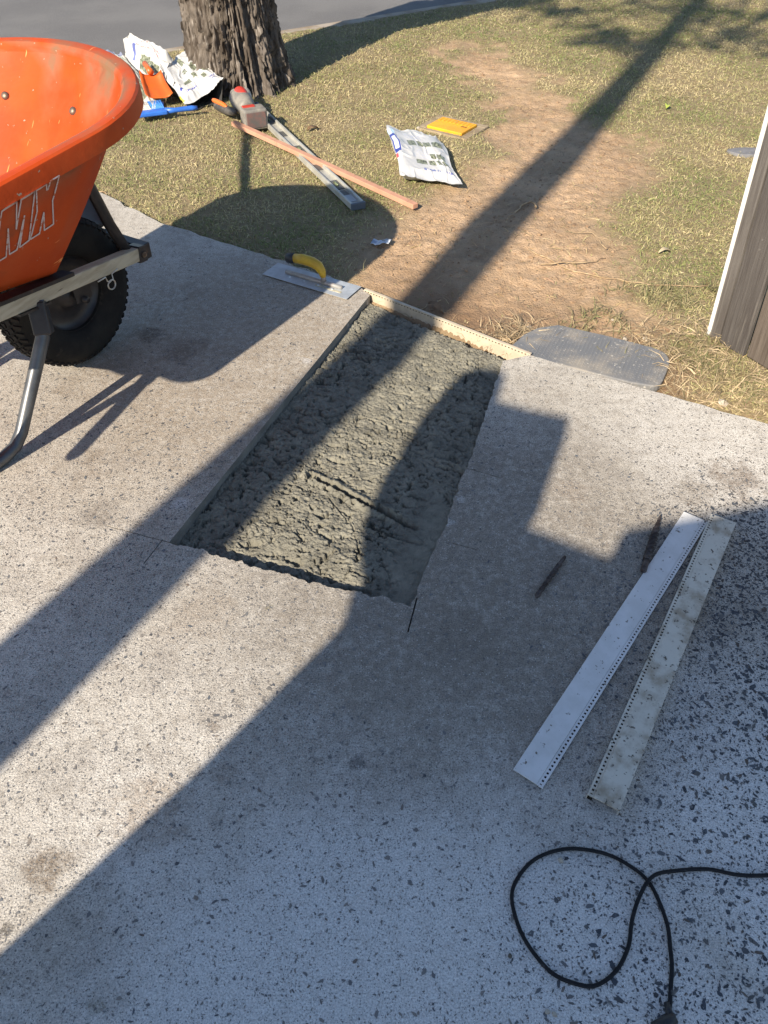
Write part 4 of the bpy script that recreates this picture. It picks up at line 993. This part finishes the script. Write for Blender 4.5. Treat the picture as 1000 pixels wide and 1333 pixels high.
# timber batten
def batten():
    a = on_lawn(305, 166, .03); b = on_lawn(541, 271, .012); d = (b - a)
    mb = MB(); mb.bar(a, b, .030, .021)
    o = mb.build('timber_batten', mat('pink_timber', (.56, .30, .20), (.46, .24, .155), scale=8, rough=.75, stretch=(1, 1, 1), c3=(.36, .2, .13), s3=22, t3=(.6, .7), bump=.0008, bscale=60), bevel=.002)
    tag(o, 'long pinkish timber batten lying across the metal level', 'timber batten')
batten()
def spirit_level():
    a = on_lawn(330, 140, .004); b = on_lawn(466, 270, .004); d = b - a; L = d.length
    root = tag(empty('spirit_level', (a + b) / 2, math.atan2(d.y, d.x)), 'silver aluminium spirit level lying flat on the lawn', 'spirit level')
    AL = mat('level_alloy', (.56, .55, .50), (.44, .43, .38), scale=10, rough=.5, metal=.35, c3=(.2, .19, .16), s3=30, t3=(.62, .72))
    for s in (-1, 1):
        f = MB(); f.box((0, s * .027, .010), (L, .010, .026)); f.build('rail', AL, root, bevel=.0015)
    wb = MB(); wb.box((0, 0, .006), (L * .98, .044, .004)); wb.build('web', AL, root)
    for i, x in enumerate((-.32, .0, .33)):
        p = MB(); p.box((x * L, 0, .0105), (.10, .042, .006)); o = p.build('vial_block', mat('level_dark', (.09, .09, .085), rough=.5), root, bevel=.002)
        v = MB(); v.tube([(x * L - .02, 0, .016), (x * L + .02, 0, .016)], .0055, 10); v.build('vial', mat('vial_green', (.16, .19, .10), rough=.15), o, smooth=True)
    for i, x in enumerate((-.17, .17, .40)):
        p = MB(); p.box((x * L, 0, .009), (.07, .030, .003)); p.build('hand_hole', mat('level_dark', (0, 0, 0)), root)
    for s in (-1, 1):
        e = MB(); e.box((s * (L / 2 + .004), 0, .011), (.012, .066, .030)); e.build('end_cap', mat('level_cap', (.10, .12, .15), rough=.5), root, bevel=.003)
    lb = MB(); lb.box((L * .44, 0, .0095), (.07, .040, .003)); lb.build('label_plate', mat('level_label', (.40, .42, .44), rough=.5), root)
spirit_level()

# cordless saw
def cordless_saw():
    c = on_lawn(319, 151)
    root = tag(empty('cordless_saw', c, R(-66)), 'red and grey cordless power tool with battery near the tree base', 'power tool')
    GR = mat('tool_grey', (.17, .16, .145), (.26, .24, .205), scale=25, rough=.6); RED = mat('tool_red', (.55, .045, .03), (.42, .05, .035), scale=20, rough=.4)
    DK = mat('tool_dark', (.045, .043, .04), (.10, .09, .08), scale=30, rough=.6); LT = mat('tool_nose', (.52, .50, .45), (.38, .36, .32), scale=25, rough=.5, metal=.4)
    def lump(name, pts, rad, m, flat=1.0, n=14, par=None):
        b = MB(); b.tube(pts, rad, n, up=(0, 0, 1)); o = b.build(name, m, par or root, smooth=True); md = o.modifiers.new('s', 'SUBSURF'); md.levels = 1; md.render_levels = 2; return o
    body = lump('body', [(-.135, .0, .055), (-.12, 0, .058), (-.05, 0, .064), (.02, 0, .062), (.06, 0, .058), (.068, 0, .056)], [.030, .043, .056, .054, .042, .028], GR)
    lump('red_cover', [(-.105, .006, .084), (-.09, .006, .092), (-.04, .006, .097), (-.005, .004, .092), (.002, .004, .086)], [.014, .030, .034, .028, .012], RED, par=body)
    lump('nose', [(-.225, .012, .050), (-.20, .012, .052), (-.14, .008, .056), (-.12, .006, .056)], [.018, .027, .034, .03], LT)
    lump('gear_case', [(-.24, .075, .052), (-.20, .072, .06), (-.11, .055, .05), (-.09, .05, .045)], [.012, .022, .024, .012], LT)
    lump('side_handle', [(-.12, -.115, .035), (-.10, -.112, .04), (.0, -.085, .04), (.05, -.05, .045)], [.014, .020, .022, .018], DK)
    lump('orange_strip', [(-.15, -.118, .054), (-.12, -.116, .060), (-.02, -.090, .062), (.0, -.084, .056)], [.008, .0125, .0125, .007], mat('tool_orange', (.72, .16, .03), rough=.4))
    lump('grip', [(.05, 0, .05), (.09, .0, .05), (.13, .0, .05)], [.030, .026, .03], DK)
    b = MB(); b.box((.170, 0, .050), (.085, .115, .092)); bat = b.build('battery', GR, root, bevel=.010, seg=3)
    b = MB(); b.box((.2135, 0, .050), (.004, .095, .070)); b.build('battery_face', mat('battery_face', (.16, .09, .08), (.10, .09, .085), scale=40, rough=.6), bat, bevel=.002)
    b = MB(); b.box((.155, -.018, .098), (.026, .060, .006)); b.build('battery_latch', RED, bat, bevel=.002)
    root.scale = (1.06, 1.06, 1.06)
cordless_saw()

# yellow meter lid with concrete surround
def meter():
    a, b, c, d = [G(*p) for p in ((563, 165), (598, 170.5), (613, 161), (580, 153.5))]
    cen = (a + b + c + d) / 4; ax = (c - d); rz = math.atan2(ax.y, ax.x); z0 = gz1(cen.x, cen.y)
    root = tag(empty('meter_box', (cen.x, cen.y, z0), rz), 'yellow meter lid set in a small concrete surround in lawn', 'meter lid')
    mb = MB(); W, D = .215, .165
    for (x, y, sx, sy) in ((0, D / 2 + .022, W + .088, .044), (0, -D / 2 - .014, W + .088, .028), (W / 2 + .022, 0, .044, D), (-W / 2 - .022, 0, .044, D)): mb.box((x, y, -.002), (sx - .0005, sy - .0005, .026))
    mb.build('surround', mat('meter_surround', (.34, .27, .18), (.25, .19, .12), scale=12, rough=.9, bump=.003, bscale=80), root, bevel=.003)
    l = MB(); l.box((0, 0, .0115), (W - .006, D - .006, .02)); o = l.build('lid', mat('yellow_lid', (.80, .40, .015), (.70, .33, .02), scale=14, rough=.55, c3=(.5, .30, .08), s3=30, t3=(.62, .7)), root, bevel=.003)
    h = MB(); h.box((.07, 0, .0225), (.03, .012, .004)); h.build('lift_slot', mat('lid_dark', (.25, .12, .02), rough=.8), o)
    k = MB()
    for i in range(9): k.box((-.09 + .0225 * i, .045, .0222), (.009, .05, .002))
    k.build('lid_ribs', mat('yellow_lid', (0, 0, 0)), o)
meter()

# ---- empty cement bags
M_BAG = mat('bag_film', (.8, .8, .8), attr='col', rough=.42, spec=.4, bump=.0015, bscale=45)
def bag(name, quad, lift, label, paint, n=70, m=56, crump=.012, thick=.02, seed=0, mouth=False):
    """crumpled two-ply bag: quad = four corners (photo pixel, height above ground) of the upper sheet"""
    Q = [np.array(G(p[0], p[1], p[2] if len(p) > 2 else .02)) for p in quad]
    U, Vv = np.meshgrid(np.linspace(0, 1, n), np.linspace(0, 1, m), indexing='ij')
    u = U[..., None]; v = Vv[..., None]
    P = (Q[0] * (1 - u) + Q[1] * u) * (1 - v) + (Q[3] * (1 - u) + Q[2] * u) * v
    x, y = U * 3 + seed, Vv * 3
    rid = 1 - np.abs(fbm(x * .9 + .5 * y, y * .9 - .3 * x, seed + 400, 2)) * 5.0
    h = crump * (1.3 * fbm(x * .6, y * .6, seed + 401, 2) + .40 * np.clip(rid, 0, 1) ** 2 + .12 * fbm(x * 3, y * 3, seed + 403, 2))
    edge = np.minimum(np.minimum(U, 1 - U), np.minimum(Vv, 1 - Vv)); pil = sst(0, .14, edge)
    T = P.copy(); T[..., 2] += lift(U, Vv) + h + thick * pil
    T[..., 0] += .018 * pn(x * .8, y * .8, seed + 407); T[..., 1] += .018 * pn(x * .8, y * .8, seed + 409)
    Bt = T.copy(); g0 = soil_z(T[..., 0].ravel(), T[..., 1].ravel(), False).reshape(n, m) + .004
    drop = np.minimum(T[..., 2] - g0, 2.0)
    k = sst(0, .16, np.minimum(np.minimum(U, 1 - U), 1 - Vv)) if mouth else pil
    Bt[..., 2] = T[..., 2] - .0012 - drop * .92 * k
    col = paint(U, Vv)
    V = np.concatenate([T.reshape(-1, 3), Bt.reshape(-1, 3)]); F1 = grid_faces(n, m); F2 = F1[:, ::-1] + n * m
    bc = np.full((n, m, 3), .05 if mouth else .6)  # open bag: lower ply painted near-black for its shaded inside
    o = mesh_np(name, V, np.concatenate([F1, F2]), M_BAG, None, np.concatenate([col.reshape(-1, 3), bc.reshape(-1, 3)]), True)
    tag(o, label, 'bag'); return o
def painter(items, base=(.53, .53, .525)):
    def f(U, V):
        c = np.ones(U.shape + (3,)) * np.array(base); rr = np.random.default_rng(3)
        for kind, u0, u1, v0, v1, cc in items:
            mk = (U >= u0) & (U <= u1) & (V >= v0) & (V <= v1)
            if kind == 'rect': c[mk] = cc
            elif kind == 'photo':
                nz = fbm(U * 30, V * 30, int(u0 * 991 + v0 * 77), 3)[..., None]; g = np.array((.17, .185, .13)) + nz * np.array((.3, .33, .25)); c[mk] = np.clip(g, .04, .7)[mk]
            elif kind == 'text':
                ln = (np.sin((V - v0) / (v1 - v0) * math.pi * 2 * cc[3]) > .1) & (_hash(np.floor(U * 70), np.floor(V * 60), 5) > .35); c[mk & ln] = cc[:3]
        return c
    return f
blue = (.04, .06, .30)
it1 = [('rect', .0, .12, .38, .78, blue), ('rect', .02, .10, .45, .72, (.6, .62, .72)), ('rect', .0, .05, .30, .37, (.55, .08, .1)), ('rect', .0, .13, .79, .90, (.45, .62, .75)), ('photo', .28, .42, .58, .68, None), ('photo', .45, .58, .58, .68, None), ('photo', .61, .74, .58, .68, None), ('photo', .77, .92, .58, .68, None),
       ('photo', .62, .74, .36, .45, None), ('photo', .78, .93, .36, .45, None), ('photo', .36, .50, .23, .32, None), ('photo', .53, .66, .23, .32, None), ('photo', .70, .80, .23, .32, None), ('photo', .84, .95, .23, .32, None),
       ('text', .28, .6, .72, .86, (.45, .47, .55, 3)), ('text', .34, .6, .36, .52, (.50, .52, .58, 4)), ('text', .38, .68, .12, .18, (.15, .18, .35, 1)), ('text', .78, .95, .10, .17, (.1, .12, .35, 1))]
bag('cement_bag', [(522, 233, .02), (602, 239, .025), (568, 176, .04), (503, 166, .07)], lambda U, V: .018 * np.exp(-((U - .05) / .16) ** 2) + .012 * np.exp(-((V - .55) / .3) ** 2),
    'white printed cement bag with blue panel lying alone on lawn', painter(it1), 120, 100, .013, .013, 3)
it2 = [('photo', .48, .62, .72, .90, None), ('photo', .40, .52, .55, .66, None), ('photo', .66, .80, .52, .66, None), ('photo', .54, .64, .36, .48, None), ('photo', .82, .95, .34, .50, None), ('photo', .70, .79, .24, .34, None), ('rect', .10, .16, .24, .30, blue), ('text', .17, .45, .16, .22, (.12, .13, .36, 1)),
       ('text', .80, .97, .12, .24, (.12, .13, .36, 2)), ('text', .2, .5, .5, .7, (.5, .52, .55, 4)), ('rect', .0, .05, .05, .2, (.62, .55, .10)), ('rect', .02, .10, .50, .53, (.1, .1, .1)), ('photo', .25, .45, .30, .40, None)]
bag('cement_bag', [(243, 136, .03), (291, 101, .11), (242, 66, .16), (207, 92, .11)], lambda U, V: .03 * np.exp(-((U - .12) / .15) ** 2) * V - .02 * np.sin(U * 3.14) * (1 - V),
    'open white printed cement bag slumped against the tree trunk', painter(it2), 120, 100, .016, .012, 17, True)
it3 = [('photo', .4, .6, .05, .3, None), ('text', .3, .8, .5, .7, (.5, .2, .2, 2)), ('photo', .6, .85, .08, .24, None), ('rect', .1, .2, .1, .4, (.5, .35, .3)), ('rect', .24, .30, .1, .5, (.12, .15, .4))]
bag('cement_bag', [(161, 88, .06), (214, 112, .07), (228, 78, .15), (172, 58, .20)], lambda U, V: .075 * np.sin(np.clip(V, 0, 1) * math.pi) ** .6 * (1 - .7 * U),
    'rolled up white cement bag heaped beside the tree', painter(it3, (.53, .53, .515)), 90, 70, .022, .03, 29)
it4 = [('photo', .1, .9, .1, .4, None), ('text', .1, .9, .5, .9, (.3, .35, .25, 5)), ('rect', .0, 1, .93, 1, (.2, .22, .3))]
bag('cement_bag', [(180, 143, .01), (204, 133, .03), (160, 72, .12), (138, 70, .12)], lambda U, V: .012 * V, 'flattened greenish white bag half hidden behind wheelbarrow rim', painter(it4, (.48, .49, .45)), 70, 70, .014, .012, 37)

# orange dustpan between the bags
def dustpan():
    c = G(206, 126, .045); root = tag(empty('dustpan', c, R(100)), 'orange dustpan tucked between the white bags', 'dustpan')
    OR = mat('dustpan_orange', (.72, .14, .02), (.6, .11, .02), scale=14, rough=.4)
    b = MB(); n = 14; vs = []
    for i in range(n + 1):
        t = i / n; wd = .06 + .015 * (1 - t)
        for j in range(9):
            s = (j - 4) / 4; vs.append((-.02 + .17 * t, wd * s, .004 + .028 * abs(s) ** 4 + .10 * max(0, t - .6) ** 1.5))
    b.add(vs, [(i * 9 + j, i * 9 + j + 1, i * 9 + j + 10, i * 9 + j + 9) for i in range(n) for j in range(8)])
    o = b.build('pan', OR, root, smooth=True, fixn=False); md = o.modifiers.new('t', 'SOLIDIFY'); md.thickness = .003
    h = MB(); h.tube([(.14, 0, .05), (.18, 0, .045), (.25, 0, .03)], [.018, .014, .016], 12); h.build('handle', OR, root, smooth=True)
    root.rotation_euler = (R(6), R(-18), R(115))
dustpan()
def hand_brush():
    a = on_lawn(258, 147, .02); b = on_lawn(178, 157, .02); d = b - a; L = d.length
    root = tag(empty('hand_brush', a, math.atan2(d.y, d.x)), 'bright blue hand brush lying on lawn by the bags', 'brush')
    BL = mat('brush_blue', (.035, .16, .62), (.03, .13, .5), scale=20, rough=.4)
    h = MB(); h.tube([(0, 0, .012), (.03, 0, .014), (.12, 0, .014), (.17, 0, .016)], [.010, .013, .012, .016], 12); h.build('handle', BL, root, smooth=True)
    bk = MB(); bk.box((.16 + (L - .16) / 2, .0, .014), (L - .16, .045, .022)); bk.build('head', BL, root, bevel=.006)
    rr = random.Random(2); n = 0
    for (mm, u0, u1, nm) in ((mat('bristle_blue', (.06, .25, .70), rough=.6), .17, L * .72, 'bristles'), (mat('bristle_pale', (.60, .55, .50), rough=.7), L * .66, L - .005, 'bristles')):
        t = MB()
        for i in range(26):
            for j in range(4):
                x = u0 + (u1 - u0) * (i + rr.random()) / 26; y = -.014 + .010 * j; k = rr.uniform(-.02, .03)
                t.tube([(x, -.018, .008 + .006 * j), (x + k * .5, -.05, .012 + .008 * j), (x + k, -.085 + rr.uniform(-.006, .006), .012 + .011 * j)], [.0030, .0032, .0022], 5)
        tag(t.build(nm, mm, root, smooth=True, fixn=False), kind='stuff')
hand_brush()
# torn paper scrap
def scrap():
    p = on_lawn(496, 315, .002); n, m = 14, 8; U, V = np.meshgrid(np.linspace(-.5, .5, n), np.linspace(-.5, .5, m), indexing='ij')
    x = U * .075 + .008 * V; y = V * .038 + .006 * np.sin(U * 9); z = .008 * fbm(U * 5 + 3, V * 5, 9, 2) + .010 * (U + .5) ** 2 + .004
    c = np.ones((n, m, 3)) * np.array((.66, .70, .76)); c[:4, 2:6] = (.30, .36, .48)
    o = mesh_np('paper_scrap', np.stack([x, y, z], 2).reshape(-1, 3), grid_faces(n, m), M_BAG, None, c.reshape(-1, 3), True); o.location = p; o.rotation_euler = (0, 0, -.15)
    md = o.modifiers.new('t', 'SOLIDIFY'); md.thickness = .0008
    tag(o, 'torn white paper scrap at the edge of the wheelbarrow shadow', 'paper')
scrap()
# small concrete cap in the lawn by the fence
p = G(975, 196); mb = MB(); mb.prism([(.10 * math.cos(a) * (1 + .1 * math.sin(3 * a)), .05 * math.sin(a)) for a in np.linspace(0, 6.28, 18)[:-1]], -.02, .012)
o = mb.build('paving_piece', mat('grey_paver', (.20, .20, .21), (.15, .15, .16), scale=20, rough=.9), bevel=.003); o.location = (p.x, p.y, gz1(p.x, p.y)); tag(o, 'flat grey paving piece sunk in lawn beside fence top', 'paver')
